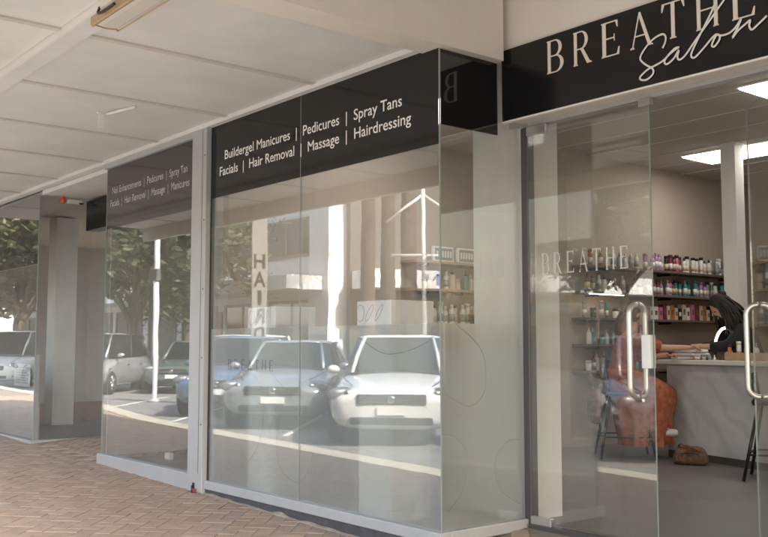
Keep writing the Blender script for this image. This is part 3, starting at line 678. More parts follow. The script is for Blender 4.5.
# shelves and bottles
ORD = ['first', 'second', 'third', 'fourth', 'fifth', 'sixth', 'seventh', 'eighth', 'ninth', 'tenth', 'eleventh', 'twelfth', 'thirteenth', 'fourteenth', 'fifteenth', 'sixteenth', 'seventeenth', 'eighteenth', 'nineteenth', 'twentieth'] + ['twenty-' + w_ for w_ in ['first', 'second', 'third', 'fourth', 'fifth', 'sixth', 'seventh', 'eighth', 'ninth']] + ['thirtieth'] + ['thirty-' + w_ for w_ in ['first', 'second', 'third', 'fourth', 'fifth', 'sixth', 'seventh', 'eighth', 'ninth']] + ['fortieth']
COL = {'white': (.66, .64, .60), 'lilac': (.36, .22, .36), 'black': (.015, .015, .016), 'pink': (.50, .16, .24), 'maroon': (.14, .02, .03), 'amber': (.36, .13, .03), 'teal': (.04, .20, .21), 'blue': (.06, .13, .30), 'cream': (.55, .45, .33), 'orange': (.55, .16, .03), 'grey': (.25, .25, .25), 'brown': (.15, .07, .04), 'green': (.08, .19, .08)}
for k_, c_ in COL.items(): M['b_' + k_] = mat('bottle_' + k_, c_, .3)
PROFS = [([(.026, 0), (.028, .006), (.028, .115), (.024, .135), (.012, .145), (.012, .15)], [(.013, .1505), (.014, .153), (.014, .18), (.012, .183)]),
         ([(.024, 0), (.025, .004), (.025, .15), (.021, .162)], [(.0255, .1625), (.0255, .19), (.023, .194)]),
         ([(.029, 0), (.030, .005), (.030, .10), (.026, .12), (.014, .132)], [(.0145, .1325), (.0145, .15), (.006, .152), (.006, .178), (.004, .18)]),
         ([(.03, 0), (.031, .004), (.031, .075)], [(.0315, .0755), (.0315, .10), (.029, .103)])]
PM = {}
def bottle(kind, colr, cap, loc, label, group, s=1.0):
    t = thing('bottle', label, 'bottle', loc, random.uniform(0, 6), group); t.scale = (s, s, s)
    for nm, prof, c in (('body', PROFS[kind][0], colr), ('cap', PROFS[kind][1], cap)):
        key = (kind, nm, c)
        if key not in PM: PM[key] = MB().lathe(prof, n=12).mesh(nm, M['b_' + c])
        o = bpy.data.objects.new(nm, PM[key]); C.objects.link(o); o.parent = t
    if kind < 2:
        key = (kind, 'label', cap)
        rr = PROFS[kind][0][2][0] + .0006
        if key not in PM: PM[key] = MB().lathe([(rr - .002, .03), (rr, .0301), (rr, .095), (rr - .002, .0951)], n=12).mesh('label', M['b_' + {'black': 'cream', 'white': 'grey'}.get(cap, 'white')])
        o = bpy.data.objects.new('label', PM[key]); C.objects.link(o); o.parent = t
    return t
def shelf_unit(name, label, x, ys, zs, depth, m, xface=1):
    t = thing(name, label, 'shelf', (x, (ys[0] + ys[1]) / 2, zs[0]))
    for z in zs:
        q = MB(); q.rbox(x + .002, x + depth, ys[0], ys[1], z - .028, z, .002); part('board', q, m, t)
        for yb in (ys[0] + .25, (ys[0] + ys[1]) / 2, ys[1] - .25):
            q = MB(); q.box(x + .003, x + depth * .8, yb - .006, yb + .006, z - .055, z - .0285); part('bracket', q, M['black_metal'], t)
    return t
ZSH = [1.46, 1.755, 2.05]
shelf_unit('wall_shelf', 'dark wall shelves of hair products behind the salon counter', XW, (8.35, 11.62), ZSH + [1.165, .87], .24, M['shelf'])
GR = 'hair product bottles on the wall shelves'
def run(z, y0, y1, pitch, pal, nm, kinds, smin=.9, smax=1.15, x=XW + .13, grp=GR):
    y = y0; k = 0
    while y < y1 and k < 40:
        c = random.choice(pal); cap = random.choice(['black', 'white', c])
        if isinstance(pal[0], tuple): c, cap = pal[min(len(pal) - 1, int(k * len(pal) / ((y1 - y0) / pitch)))]
        bottle(random.choice(kinds), c, cap, (x + random.uniform(-.03, .03), y, z + .0005), f'{c} bottle, {cap} cap, {ORD[k]} from doorway end of {nm}', grp, random.uniform(smin, smax))
        y += pitch * random.uniform(.92, 1.1); k += 1
run(ZSH[2], 9.60, 11.45, .078, [('lilac', 'lilac')] * 4 + [('black', 'black'), ('maroon', 'maroon'), ('maroon', 'black'), ('pink', 'black'), ('maroon', 'black')] + [('white', 'black')] * 8 + [('grey', 'white')] * 2 + [('white', 'white'), ('black', 'black'), ('white', 'black'), ('black', 'black')], 'top product shelf', [0, 1], 1.0, 1.2)
run(ZSH[1], 9.60, 11.45, .074, [('brown', 'pink'), ('pink', 'pink'), ('brown', 'brown'), ('lilac', 'grey'), ('pink', 'brown'), ('brown', 'black'), ('teal', 'black'), ('teal', 'grey'), ('blue', 'white'), ('teal', 'teal'), ('grey', 'grey'), ('lilac', 'lilac'), ('lilac', 'black')] + [('green', 'white'), ('white', 'black'), ('teal', 'black')] * 2, 'middle product shelf', [1, 1, 0], .95, 1.12)
run(ZSH[2], 8.45, 9.5, .12, ['white', 'amber', 'grey', 'white', 'cream'], 'top shelf behind closed door', [0, 2, 1])
run(ZSH[1], 8.45, 9.5, .10, ['white', 'grey', 'brown', 'white'], 'middle shelf behind closed door', [0, 2, 3])
run(1.165, 8.45, 9.5, .11, ['white', 'grey', 'teal', 'cream'], 'fourth shelf behind closed door', [2, 3])
run(.87, 8.45, 9.5, .10, ['white', 'grey', 'cream', 'maroon'], 'lowest shelf behind closed door', [2, 3, 0])
run(ZSH[0], 8.45, 9.4, .12, ['grey', 'teal', 'black', 'white'], 'third shelf behind closed door', [1, 3])
# pale cartons with dark print on the lowest visible shelf
y = 9.58; k = 0
while y < 11.2:
    wd = random.uniform(.06, .10); hh = random.uniform(.14, .2); c = ['cream', 'white', 'pink', 'maroon', 'cream', 'amber', 'cream', 'black'][k % 8]
    t = thing('product_carton', f'{c} product carton, {ORD[k]} from the doorway end of the third shelf', 'carton', (XW + .14, y + wd / 2, ZSH[0]), random.uniform(-.15, .15), 'cartons on the third shelf')
    q = MB(); q.rbox(-.04, .04, -wd / 2 + .004, wd / 2 - .004, .0005, hh, .002); part('box', q, M['b_' + c], t, local=True)
    q = MB(); q.box(.0402, .0406, -wd / 4, wd / 4, hh * .35, hh * .7); part('print', q, M['b_brown' if c != 'black' else 'b_white'], t, local=True)
    y += wd + .012; k += 1
# led strip under one board
m_ = MB(); m_.box(XW + .215, XW + .235, 8.4, 9.0, ZSH[1] - .036, ZSH[1] - .0285)
solo('led_strip', m_, M['led_warm'], 'warm led strip under the middle shelf behind the closed door', 'light')
shelf_unit('wall_shelf', 'wall shelves seen past the column at the right edge', XW, (12.3, 13.9), [1.46, 1.755, 2.05, 2.35], .24, M['shelf'])
for z, nm in ((1.46, 'lowest'), (1.755, 'second'), (2.05, 'third')):
    run(z, 12.4, 13.3, .12, ['grey', 'white', 'teal'], f'{nm} shelf past the column', [0, 1], grp='bottles past the column')
# shelves behind the return pane
XW2 = -7.70
shelf_unit('wall_shelf', 'oak wall shelves seen through the clear return pane', XW2, (6.5, 8.0), [1.375, 1.757, 2.055], .22, M['shelf_light'])
for z, nm, pal, kd, pt in ((1.375, 'lowest', ['orange', 'white', 'amber', 'orange', 'cream', 'white'], [1, 1, 0], .075), (1.757, 'middle', ['white', 'orange', 'teal', 'grey', 'white', 'cream'], [3, 0, 2], .1)):
    run(z, 6.75, 8.2 if z < 1.5 else 8.0, pt, pal, f'{nm} shelf behind return pane', kd, 1.0, 1.3, x=XW2 + .12, grp='bottles behind the return pane')
for k, y in enumerate((7.0, 7.36, 7.72)):
    t = thing('boxed_sign', ['white framed print on the top oak shelf, left of the row', 'white framed print on the top oak shelf, middle of the row', 'white framed print on the top oak shelf, right of the row'][k], 'framed print', (XW2 + .13, y, 2.0555), .0, 'framed prints on the top oak shelf')
    q = MB(); q.rbox(-.02, .02, -.15, .15, 0, .17, .004); part('frame', q, M['cardboard_white'], t, local=True)
    q = MB(); q.box(.0202, .0215, -.13, .13, .02, .15); part('print_area', q, M['b_grey'], t, local=True)
    q = MB()
    for j in range(6): q.box(.0216, .0222, -.11 + j * .04, -.085 + j * .04, .05, .12)
    part('lettering', q, M['paper'], t, local=True)
t = thing('tablet', 'black tablet leaning on the lowest oak shelf behind the return pane', 'tablet', (XW2 + .22, 7.42, 1.3755), 0)
q = MB(); q.rbox(-.006, .006, -.08, .08, 0, .12, .003, 1, Matrix.Rotation(-.3, 4, 'Y')); part('body', q, M['black_metal'], t, local=True)
q = MB(); q.box(.0062, .0066, -.07, .07, .01, .11, Matrix.Rotation(-.3, 4, 'Y')); part('screen', q, M['car_glass'], t, local=True)

# ------------------------------------------------------------------ counter
CA = math.atan2(-.155, .62)
ct = thing('reception_counter', 'grey marble fronted nail counter with white top', 'counter', (-5.78, 8.42, FI), CA)
m_ = MB(); m_.box(0, 3.2, .05, .46, 0, .94); part('cabinet', m_, M['marble'], ct, local=True)
m_ = MB(); m_.rbox(-.12, 3.3, -.03, .50, .941, .985, .004); part('top', m_, M['counter_top'], ct, local=True)
m_ = MB(); m_.box(0.01, 3.19, .040, .0495, 0, .07); part('kick_strip', m_, M['alu_grey'], ct, local=True)
CT = Matrix.Translation((-5.78, 8.42, FI)) @ Matrix.Rotation(CA, 4, 'Z')
ZT = FI + .985
def onct(x, y, z=0): return CT @ Vector((x, y, .985 + z))
# rolled towels, tray, bottles on the counter
t = thing('towel_stack', 'folded white towels under the customer hand on the counter', 'towel', onct(.17, .22), CA)
for k in range(3):
    q = MB(); q.rbox(-.17 + .015 * k, .17 - .02 * k, -.12, .12, .001 + .036 * k, .036 + .036 * k, .014, 2); part('towel', q, M['white_cloth'], t, local=True, sub=1)
t = thing('wooden_tray', 'shallow pale wooden tray on the counter by the open door', 'tray', onct(.98, .22), CA)
q = MB(); q.rbox(-.25, .25, -.1, .1, .001, .02, .003); part('base', q, M['wood'], t, local=True)
for a in ((-.25, .25, -.1, -.088), (-.25, .25, .088, .1), (-.25, -.238, -.087, .087), (.238, .25, -.087, .087)):
    q = MB(); q.box(*a, .0205, .075); part('side', q, M['wood'], t, local=True)
for k, (x, y, kd, c, cp, s, lb) in enumerate([(.62, .30, 1, 'orange', 'black', .8, 'orange red bottle with black cap standing on the counter'), (.72, .32, 1, 'white', 'white', .95, 'white bottle on the counter beside the orange bottle'), (.80, .34, 0, 'white', 'white', .95, 'white bottle on the counter third from the orange bottle'), (.88, .38, 2, 'white', 'grey', .95, 'white pump bottle on the counter behind the wooden tray'), (1.25, .35, 0, 'white', 'black', 1.1, 'white bottle with black cap at the right end of the counter')]):
    bottle(kd, c, cp, onct(x, y, .0005), lb, 'bottles on the counter', s)
for k, (x, y, c) in enumerate([(.40, .14, 'brown'), (.46, .20, 'grey'), (.50, .12, 'black'), (.34, .10, 'amber'), (.55, .17, 'white')]):
    q = MB(); P = onct(x, y); q.lathe([(.011, 0), (.012, .003), (.012, .026), (.005, .03), (.005, .05), (.003, .052)], P + Vector((0, 0, .001)), 10)
    solo('polish_bottle', q, M['b_' + c], f'tiny {c} nail polish bottle by the customer hand on the counter', 'nail polish', 'nail polish bottles')
# desk lamp, curved led arc
t = thing('desk_lamp', 'slim arc desk lamp with glowing white strip over the counter', 'lamp', onct(.46, .40), CA)
q = MB(); q.lathe([(.07, .001), (.07, .012), (.02, .016)], n=16); part('base', q, M['black_metal'], t, local=True)
arc = [(-.16 * math.cos(a) + .02, 0, .02 + .30 * math.sin(a)) for a in [PI * i / 18 for i in range(19)]]
q = MB(); q.tube([(0, 0, .012), (.12, 0, .05), (.18, 0, .02)], .008, 8); part('stem', q, M['black_metal'], t, local=True)
q = MB(); q.tube(arc, .014, 8); part('arc', q, M['black_metal'], t, local=True)
q = MB(); q.tube([(x, -.013, z) for x, y, z in arc[2:10]], .0125, 6); part('light_strip', q, M['ring_led'], t, local=True)

# ------------------------------------------------------------------ stools
def stool(loc, rz, label):
    t = thing('bar_stool', label, 'stool', loc, rz, 'black bar stools')
    q = MB(); q.rbox(-.20, .20, -.19, .19, .625, .68, .02, 2); part('seat', q, M['black_metal'], t, local=True)
    q = MB(); q.tube([(.17, -.19, .66), (.2, -.19, .86)], .012, 6); q.tube([(.17, .19, .66), (.2, .19, .86)], .012, 6); q.rbox(.185, .215, -.2, .2, .80, .90, .01); q.v = [Vector((-v.x, v.y, v.z)) for v in q.v]; part('backrest', q, M['black_metal'], t, local=True)
    for sx in (-1, 1):
        for sy in (-1, 1):
            q = MB(); q.tube([(sx * .15, sy * .15, .63), (sx * .27, sy * .26, .003)], .014, 8); part('leg', q, M['black_metal'], t, local=True)
    q = MB(); f = .235
    for a, b in (((-f, -f), (f, -f)), ((f, -f), (f, f)), ((f, f), (-f, f)), ((-f, f), (-f, -f))): q.tube([(*a, .22), (*b, .22)], .009, 6)
    part('foot_ring', q, M['black_metal'], t, local=True)
    return t
SX, SY = -6.0, 8.05
FACE = math.atan2(.70, .71)          # the customer faces image right
stool((SX, SY, FI), FACE, 'black metal bar stool under the customer in the orange dress')
stool((-4.16, 7.72, FI), .4, 'black metal bar stool seen through the open door at the right edge')

# ------------------------------------------------------------------ people
def skin_mesh(joints, edges, mx, sub=2):
    """joints: {name: ((x,y,z), radius)}; one continuous skinned surface; first joint is the root"""
    names = list(joints); me = bpy.data.meshes.new('sk')
    me.from_pydata([mx @ Vector(joints[n_][0]) for n_ in names], [(names.index(a), names.index(b)) for a, b in edges], [])
    o = bpy.data.objects.new('sk', me); C.objects.link(o)
    o.modifiers.new('skin', 'SKIN'); s = o.modifiers.new('s', 'SUBSURF'); s.levels = sub; s.render_levels = sub
    sv = me.skin_vertices[0].data
    for i, n_ in enumerate(names):
        r = joints[n_][1]; sv[i].radius = r if isinstance(r, tuple) else (r, r); sv[i].use_root = (i == 0)
    bpy.context.view_layer.update()
    m2 = bpy.data.meshes.new_from_object(o.evaluated_get(bpy.context.evaluated_depsgraph_get()))
    mb = MB(); mb.add([v.co.copy() for v in m2.vertices], [tuple(p.vertices) for p in m2.polygons], True)
    bpy.data.objects.remove(o); bpy.data.meshes.remove(me); bpy.data.meshes.remove(m2); return mb
def head_mb(mb, c, R, s=1.0):
    """shaped head facing local +x: skull, jaw, nose, ears, brow"""
    n, m = 20, 14; vs = []
    for i in range(m + 1):
        th = PI * i / m
        for k in range(n):
            ph = 2 * PI * k / n; x, y, z = math.sin(th) * math.cos(ph), math.sin(th) * math.sin(ph), math.cos(th)
            X, Y, Z = x * .098, y * .077, z * .118
            if z < -.1:
                f_ = 1 - .30 * min(1, (-z - .1) / .9); Y *= f_; X = X * (.92 if x > 0 else .75) + .012 * (-z)
            if x > .75 and abs(y) < .35 and -.35 < z < .15: X += .020 * (1 - abs(y) / .35) * (1 - abs(z + .15) / .3 if abs(z + .15) < .3 else 0)
            if x > .6 and .12 < z < .35: X += .005
            if x > .6 and .0 < z < .16 and .2 < abs(y) < .6: X -= .008
            vs.append(c + R @ (Vector((X, Y, Z)) * s))
    mb.add(vs, [(i * n + k, i * n + (k + 1) % n, (i + 1) * n + (k + 1) % n, (i + 1) * n + k) for i in range(m) for k in range(n)], True)
    for sy in (-1, 1): mb.ell(c + R @ (Vector((-.005, sy * .079, -.01)) * s), (.018 * s, .008 * s, .03 * s), R.to_4x4())
    mb.ell(c + R @ (Vector((.096, 0, -.062)) * s), (.008 * s, .024 * s, .008 * s), R.to_4x4())
def fingers(mb, palm, d, up, side, L=.075):
    """five unequal bent fingers from the palm centre; d = pointing direction"""
    d = d.normalized(); up = up.normalized(); side = side.normalized()
    for k, f_ in enumerate((.82, 1.0, .95, .74)):
        o = palm + side * (.026 - .0175 * k) + d * .03
        mb.tube([o, o + d * L * f_ * .45 + up * .006, o + d * L * f_ * .8 - up * .006, o + d * L * f_ - up * .018], [.0092, .0088, .008, .006], 7)
    o = palm + side * .028 - d * .01
    mb.tube([o, o + side * .022 + d * .022, o + side * .026 + d * .05 - up * .008], [.011, .0095, .007], 7)

# customer: faces local +x, seated on the stool
PX = Matrix.Translation((SX, SY, FI)) @ Matrix.Rotation(FACE, 4, 'Z')
pc = thing('person', 'customer in orange dress seated on a stool with one arm on the counter', 'person', (SX, SY, FI), FACE)
I4 = Matrix.Identity(4)
J = {'pelvis': ((-.03, 0, .78), (.15, .12)), 'waist': ((-.01, 0, .93), (.125, .10)), 'chest': ((.05, 0, 1.12), (.15, .11)), 'neckb': ((.09, 0, 1.25), .06), 'neck': ((.115, 0, 1.32), .045), 'head': ((.14, 0, 1.40), .05),
     'shR': ((.08, -.17, 1.20), .055), 'elR': ((.36, -.19, 1.10), .042), 'wrR': ((.60, -.13, 1.11), .028), 'paR': ((.66, -.115, 1.11), (.036, .018)),
     'shL': ((.06, .17, 1.20), .055), 'elL': ((.20, .22, .98), .042), 'wrL': ((.42, .14, 1.03), .028), 'paL': ((.48, .12, 1.035), (.036, .018)),
     'hpR': ((.03, -.09, .735), .085), 'knR': ((.38, -.11, .70), .058), 'anR': ((.33, -.12, .31), .04), 'toR': ((.43, -.12, .265), .035),
     'hpL': ((.03, .09, .735), .085), 'knL': ((.38, .10, .70), .058), 'anL': ((.30, .11, .31), .04), 'toL': ((.40, .11, .265), .035)}
ED = [('pelvis', 'waist'), ('waist', 'chest'), ('chest', 'neckb'), ('neckb', 'neck'), ('neck', 'head'), ('chest', 'shR'), ('shR', 'elR'), ('elR', 'wrR'), ('wrR', 'paR'), ('chest', 'shL'), ('shL', 'elL'), ('elL', 'wrL'), ('wrL', 'paL'),
      ('pelvis', 'hpR'), ('hpR', 'knR'), ('knR', 'anR'), ('anR', 'toR'), ('pelvis', 'hpL'), ('hpL', 'knL'), ('knL', 'anL'), ('anL', 'toL')]
body = skin_mesh(J, ED, I4)
HR = Matrix.Rotation(.35, 3, 'Y')
head_mb(body, Vector((.155, 0, 1.45)), HR)
fingers(body, Vector((.66, -.115, 1.11)), Vector((.95, .25, -.15)), Vector((0, 0, 1)), Vector((-.25, .95, 0)))
fingers(body, Vector((.48, .12, 1.035)), Vector((.95, -.25, -.1)), Vector((0, 0, 1)), Vector((-.25, -.95, 0)))
part('body', body, M['skin'], pc, local=True)
def loft(rings):
    mb = MB(); n = len(rings[0]); vs = [p for r in rings for p in r]
    return mb.add(vs, [(i * n + k, i * n + (k + 1) % n, (i + 1) * n + (k + 1) % n, (i + 1) * n + k) for i in range(len(rings) - 1) for k in range(n)], True)
def ring(c, rx, ry, n=20, tilt=0, fold=0, ph=0):
    out = []
    for k in range(n):
        a = 2 * PI * k / n; q = 1 + fold * math.sin(5 * a + ph) + fold * .6 * math.sin(9 * a + 2 * ph)
        v = Vector((rx * math.cos(a) * q, ry * math.sin(a) * q, 0)); v = Matrix.Rotation(tilt, 3, 'Y') @ v
        out.append(Vector(c) + v)
    return out
# bodice and sleeves (dusty terracotta), skirt (orange)
bod = loft([ring((-.03, 0, .80), .15, .20), ring((-.01, 0, .93), .125, .165), ring((.04, 0, 1.10), .145, .195, tilt=.15), ring((.07, 0, 1.21), .12, .20, tilt=.25), ring((.09, 0, 1.265), .075, .10, tilt=.3), ring((.10, 0, 1.285), .058, .062, tilt=.3)])
for s_, el in ((-1, (.36, -.19, 1.10)), (1, (.20, .22, .98))):
    a = Vector((.07, s_ * .15, 1.20)); b = Vector(el); pts = [a, a.lerp(b, .25), a.lerp(b, .6), a.lerp(b, 1.02)]; bod.tube(pts, [.075, .085, .08, .075], 12)
part('bodice', bod, M['orange_cloth'], pc, local=True, sub=1)
def drape(prof, n=72):
    rings = []
    for i, (cx, cz, rx, ry, tl, fo) in enumerate(prof):
        rg = []
        for k in range(n):
            a = 2 * PI * k / n; q = 1 + fo * (.5 * math.sin(7 * a + i * .25) + .35 * math.sin(13 * a - i * .3) + .5 * noise.noise(Vector((math.cos(a) * 2.2, math.sin(a) * 2.2, cz * 4))))
            v = Matrix.Rotation(tl, 3, 'Y') @ Vector((rx * math.cos(a) * q, ry * math.sin(a) * q, 0)); rg.append(Vector((cx, 0, cz)) + v)
        rings.append(rg)
    return loft(rings)
sk = drape([(-.02, .89, .135, .18, 0, .0), (.01, .865, .19, .21, .08, .04), (.07, .835, .27, .235, .14, .07), (.13, .79, .335, .255, .2, .09), (.17, .72, .345, .26, .16, .11), (.19, .62, .325, .255, .1, .14), (.20, .51, .295, .25, .05, .17), (.20, .40, .265, .24, 0, .2), (.20, .31, .25, .235, 0, .24), (.195, .22, .245, .235, 0, .26), (.19, .13, .245, .24, 0, .28)])
part('skirt', sk, M['orange_cloth'], pc, local=True)
hr = MB(); hr.ell((.13, 0, 1.475), (.115, .092, .118), Matrix.Rotation(.35, 4, 'Y'), 18, 12)
hr.v = [v if not (v.x > .2 and v.z < 1.50) else v + Vector((-.09, 0, .02)) for v in hr.v]
hr.tube(catmull([(.05, 0, 1.45), (.0, 0, 1.36), (-.02, .01, 1.24), (-.03, .0, 1.12)]), [.08] * 6 + [.075] * 6 + [.06] * 6 + [.02], 10, flat=1.2, flatax=1)
part('hair', hr, M['hair_brown'], pc, local=True, sub=1)
for s_, x in ((-1, .33), (1, .30)):
    q = MB(); yy = s_ * .115; q.rbox(x - .06, x + .18, yy - .045, yy + .045, .225, .30, .03, 2); part('shoe', q, M['shoe_white'], pc, local=True, sub=1)

# technician behind the counter, bent over the customer's hand, facing image left
TP = Vector((0, 0, 1.15)) + ray(731, 300) * 10.32
tx, ty = TP.x, TP.y
TF = math.atan2(-.62, -.60)
pt_ = thing('person', 'dark haired nail technician in black leaning down behind the counter', 'person', (tx, ty, FI + .06), TF)
J = {'pelvis': ((-.22, 0, .72), (.15, .12)), 'waist': ((-.20, 0, .90), (.125, .10)), 'chest': ((-.11, 0, 1.12), (.15, .11)), 'neckb': ((-.02, 0, 1.28), .06), 'neck': ((.03, 0, 1.35), .045), 'head': ((.07, 0, 1.42), .05),
     'shR': ((-.06, -.17, 1.22), .055), 'elR': ((.10, -.24, 1.06), .042), 'wrR': ((.33, -.14, 1.06), .028), 'paR': ((.40, -.11, 1.06), (.036, .018)),
     'shL': ((-.06, .17, 1.22), .055), 'elL': ((.10, .24, 1.06), .042), 'wrL': ((.33, .14, 1.06), .028), 'paL': ((.40, .11, 1.06), (.036, .018)),
     'hpR': ((-.14, -.10, .68), .09), 'knR': ((.10, -.16, .62), .065), 'anR': ((-.02, -.16, .10), .04), 'toR': ((.08, -.16, .0), .035),
     'hpL': ((-.14, .10, .68), .09), 'knL': ((.10, .16, .62), .065), 'anL': ((-.02, .16, .10), .04), 'toL': ((.08, .16, .0), .035)}
body = skin_mesh(J, ED, I4)
HR = Matrix.Rotation(.75, 3, 'Y')
HC = Vector((.105, 0, 1.465)); head_mb(body, HC, HR)
fingers(body, Vector((.40, -.11, 1.06)), Vector((.9, .4, -.1)), Vector((0, 0, 1)), Vector((-.4, .9, 0)))
fingers(body, Vector((.40, .11, 1.06)), Vector((.9, -.4, -.1)), Vector((0, 0, 1)), Vector((-.4, -.9, 0)))
part('body', body, M['skin'], pt_, local=True)
bod = loft([ring((-.22, 0, .66), .17, .20), ring((-.20, 0, .90), .135, .17), ring((-.12, 0, 1.10), .15, .20, tilt=.25), ring((-.07, 0, 1.22), .12, .20, tilt=.4), ring((-.03, 0, 1.29), .075, .09, tilt=.5), ring((-.01, 0, 1.31), .058, .06, tilt=.5)])
for s_ in (-1, 1):
    a = Vector((-.06, s_ * .15, 1.22)); b = Vector((.10, s_ * .24, 1.06)); c = Vector((.28, s_ * .16, 1.06)); bod.tube([a - Vector((0, s_ * .06, -.0)), a + Vector((0, s_ * .035, .01)), a.lerp(b, .5) + Vector((0, s_ * .02, 0)), b, b.lerp(c, .5), c], [.08, .085, .074, .064, .054, .046], 12)
part('top', bod, M['black_cloth'], pt_, local=True, sub=1)
tr = MB()
for s_ in (-1, 1): tr.tube([(-.2, s_ * .1, .70), (-.08, s_ * .13, .68), (.08, s_ * .16, .63), (.09, s_ * .16, .55), (.0, s_ * .16, .18)], [.12, .105, .085, .08, .06], 12)
part('trousers', tr, M['black_cloth'], pt_, local=True, sub=1)
hr = MB(); hr.ell(HC + HR @ Vector((-.018, 0, .018)), (.112, .094, .122), HR.to_4x4(), 20, 14)
fx = HR @ Vector((1, 0, -.25)).normalized()
hr.v = [v if (v - HC).dot(fx) < .055 else v - fx * ((v - HC).dot(fx) - .05) for v in hr.v]
rh = random.Random(5)
for k in range(190):                  # loose long hair falling over the back and both sides
    ph = PI * .28 + rh.random() * PI * 1.44; cz = rh.uniform(-.2, .75)
    a = HC + HR @ Vector((.105 * math.cos(ph) * math.sqrt(1 - cz * cz) - .02, .09 * math.sin(ph) * math.sqrt(1 - cz * cz), .115 * cz + .015))
    o_ = Vector((-.06 - .10 * rh.random(), math.sin(ph) * .07, 0)); dr = rh.uniform(.22, .40); wv = rh.uniform(-.02, .02)
    P_ = [a, a + o_ * .5 + Vector((0, wv, -dr * .25)), a + o_ * .95 + Vector((wv, -wv, -dr * .6)), a + o_ * 1.1 + Vector((-wv, wv, -dr))]
    hr.tube(catmull(P_, 4), [.008] * 4 + [.010] * 5 + [.006] * 3 + [.001], 5)
part('hair', hr, M['hair_dark'], pt_, local=True)
q = MB(); q.ell(HC + HR @ Vector((-.10, 0, .085)), (.045, .045, .04), None, 12, 8); part('hair_bun', q, M['hair_dark'], pt_, local=True)
for s_ in (-1, 1):
    q = MB(); q.ell(HC + HR @ Vector((.086, s_ * .032, .006)), (.008, .013, .006), HR.to_4x4(), 10, 6); part('eye', q, M['black_cloth'], pt_, local=True)
ts = thing('work_stool', 'low black stool under the nail technician', 'stool', (tx - .22 * math.cos(TF), ty - .22 * math.sin(TF), FI))
q = MB(); q.lathe([(.19, .55), (.2, .57), (.2, .60), (.17, .615)], n=20); part('seat', q, M['black_cloth'], ts, local=True)
q = MB(); q.tube([(0, 0, .06), (0, 0, .55)], .025, 10); part('column', q, M['black_metal'], ts, local=True)
for k in range(5):
    a = 2 * PI * k / 5; q = MB(); q.tube([(0, 0, .08), (.24 * math.cos(a), .24 * math.sin(a), .035)], [.022, .014], 8); q.ell((.24 * math.cos(a), .24 * math.sin(a), .025), (.022, .022, .024)); part('leg', q, M['black_metal'], ts, local=True)

# bags by the stool
t = thing('handbag', 'brown patterned slouchy handbag on the floor against the marble counter', 'bag', (-5.23, 8.03, FI), .5)
q = MB(); q.rbox(-.17, .17, -.08, .08, .001, .2, .055, 3)
q.v = [Vector((v.x * (1 - .25 * max(0, v.z - .08) / .12), v.y, v.z * (1 - .18 * abs(v.x) / .17))) for v in q.v]; part('body', q, M['patterned'], t, local=True, sub=1)
q = MB(); q.tube(catmull([(-.11, -.03, .15), (-.08, -.07, .20), (.03, -.09, .165), (.11, -.06, .12), (.15, -.05, .07)]), .011, 8); part('strap', q, M['patterned'], t, local=True)
q = MB(); q.tube(catmull([(-.15, -.05, .09), (0, -.088, .12), (.15, -.05, .09)]), .006, 6); part('zip', q, M['black_metal'], t, local=True)
t = thing('tote_bag', 'floral cloth bag hanging from the stool behind the glass door', 'bag', (SX - .21, SY - .21, .0), FACE + PI / 2)
q = MB(); q.rbox(-.17, .17, -.06, .06, .36, .72, .04, 3); q.v = [Vector((v.x * (1 + .12 * (.72 - v.z)), v.y, v.z)) for v in q.v]; part('body', q, M['floral'], t, local=True, sub=1)
q = MB(); q.tube(catmull([(-.1, 0, .70), (-.06, .03, .84), (.06, .03, .84), (.1, 0, .70)]), .01, 6); part('strap', q, M['floral'], t, local=True)

# ------------------------------------------------------------------ neighbouring entrance at far left
nb = thing('neighbour_entrance', 'recessed glass entrance of the neighbouring shop with black sign box', 'entrance', (-10.2, 4.2, 0))
XL = -11.18
m_ = MB(); m_.add([(XL, YF + .001, gz(XL) - .004), (-9.22, YF + .001, gz(-9.2) - .004), (-9.22, 6.2, .16), (XL, 6.2, .16)], [(0, 1, 2, 3)]); part('ramp', m_, M['sand'], nb)
m_ = MB()
for j in range(-60, 60):
    for k in range(-20, 20):
        for (cx, cy, rot) in (((j + 4 * k + 1) * W, (j + .5) * W, 0), ((j + 4 * k + 2.5) * W, j * W, 1)):
            x = cx * ca - cy * sa - 10.2; y = cx * sa + cy * ca + 4.8
            if XL + .09 < x < -9.3 and YF + .05 < y < 6.1:
                z = gz(x) + (.16 - gz(x)) * (y - YF) / 2.34
                paver_mb(m_, Matrix.Translation((x, y, z + .006)) @ Matrix.Rotation(math.atan2(.16 - gz(x), 2.34), 4, 'X') @ Matrix.Rotation(a45 + rot * PI / 2, 4, 'Z'))
o = part('brick_paving', m_, M['brick'], nb); o['kind'] = 'stuff'
m_ = MB(); m_.box(XL - .01, XL, YF + .012, 6.2, .04, 2.93); part('return_pane', m_, M['glass'], nb)
m_ = MB(); m_.box(XL - .001, XL + .004, YF - .002, YF + .010, .05, 2.93); part('pane_edge', m_, M['glass_edge'], nb)
m_ = MB(); m_.rbox(XL - .05, XL + .02, YF + .03, 6.2, -.02, .05, .005); part('sill', m_, M['alu'], nb)
m_ = MB(); m_.box(XL + .003, -9.21, 4.43, 4.60, 2.54, 2.90); part('sign_box', m_, M['black_sign'], nb)
m_ = MB(); m_.box(XL, -9.21, YF + .03, 6.3, 2.931, 2.98); part('soffit', m_, M['soffit'], nb)
m_ = MB(); m_.box(-9.225, -9.205, YF + .06, 5.2, .05, 2.93); part('near_return', m_, M['grey_room'], nb)
m_ = MB(); m_.box(XL + .01, -9.23, 5.18, 5.19, .12, 2.5); part('door_pane', m_, M['glass_door'], nb)
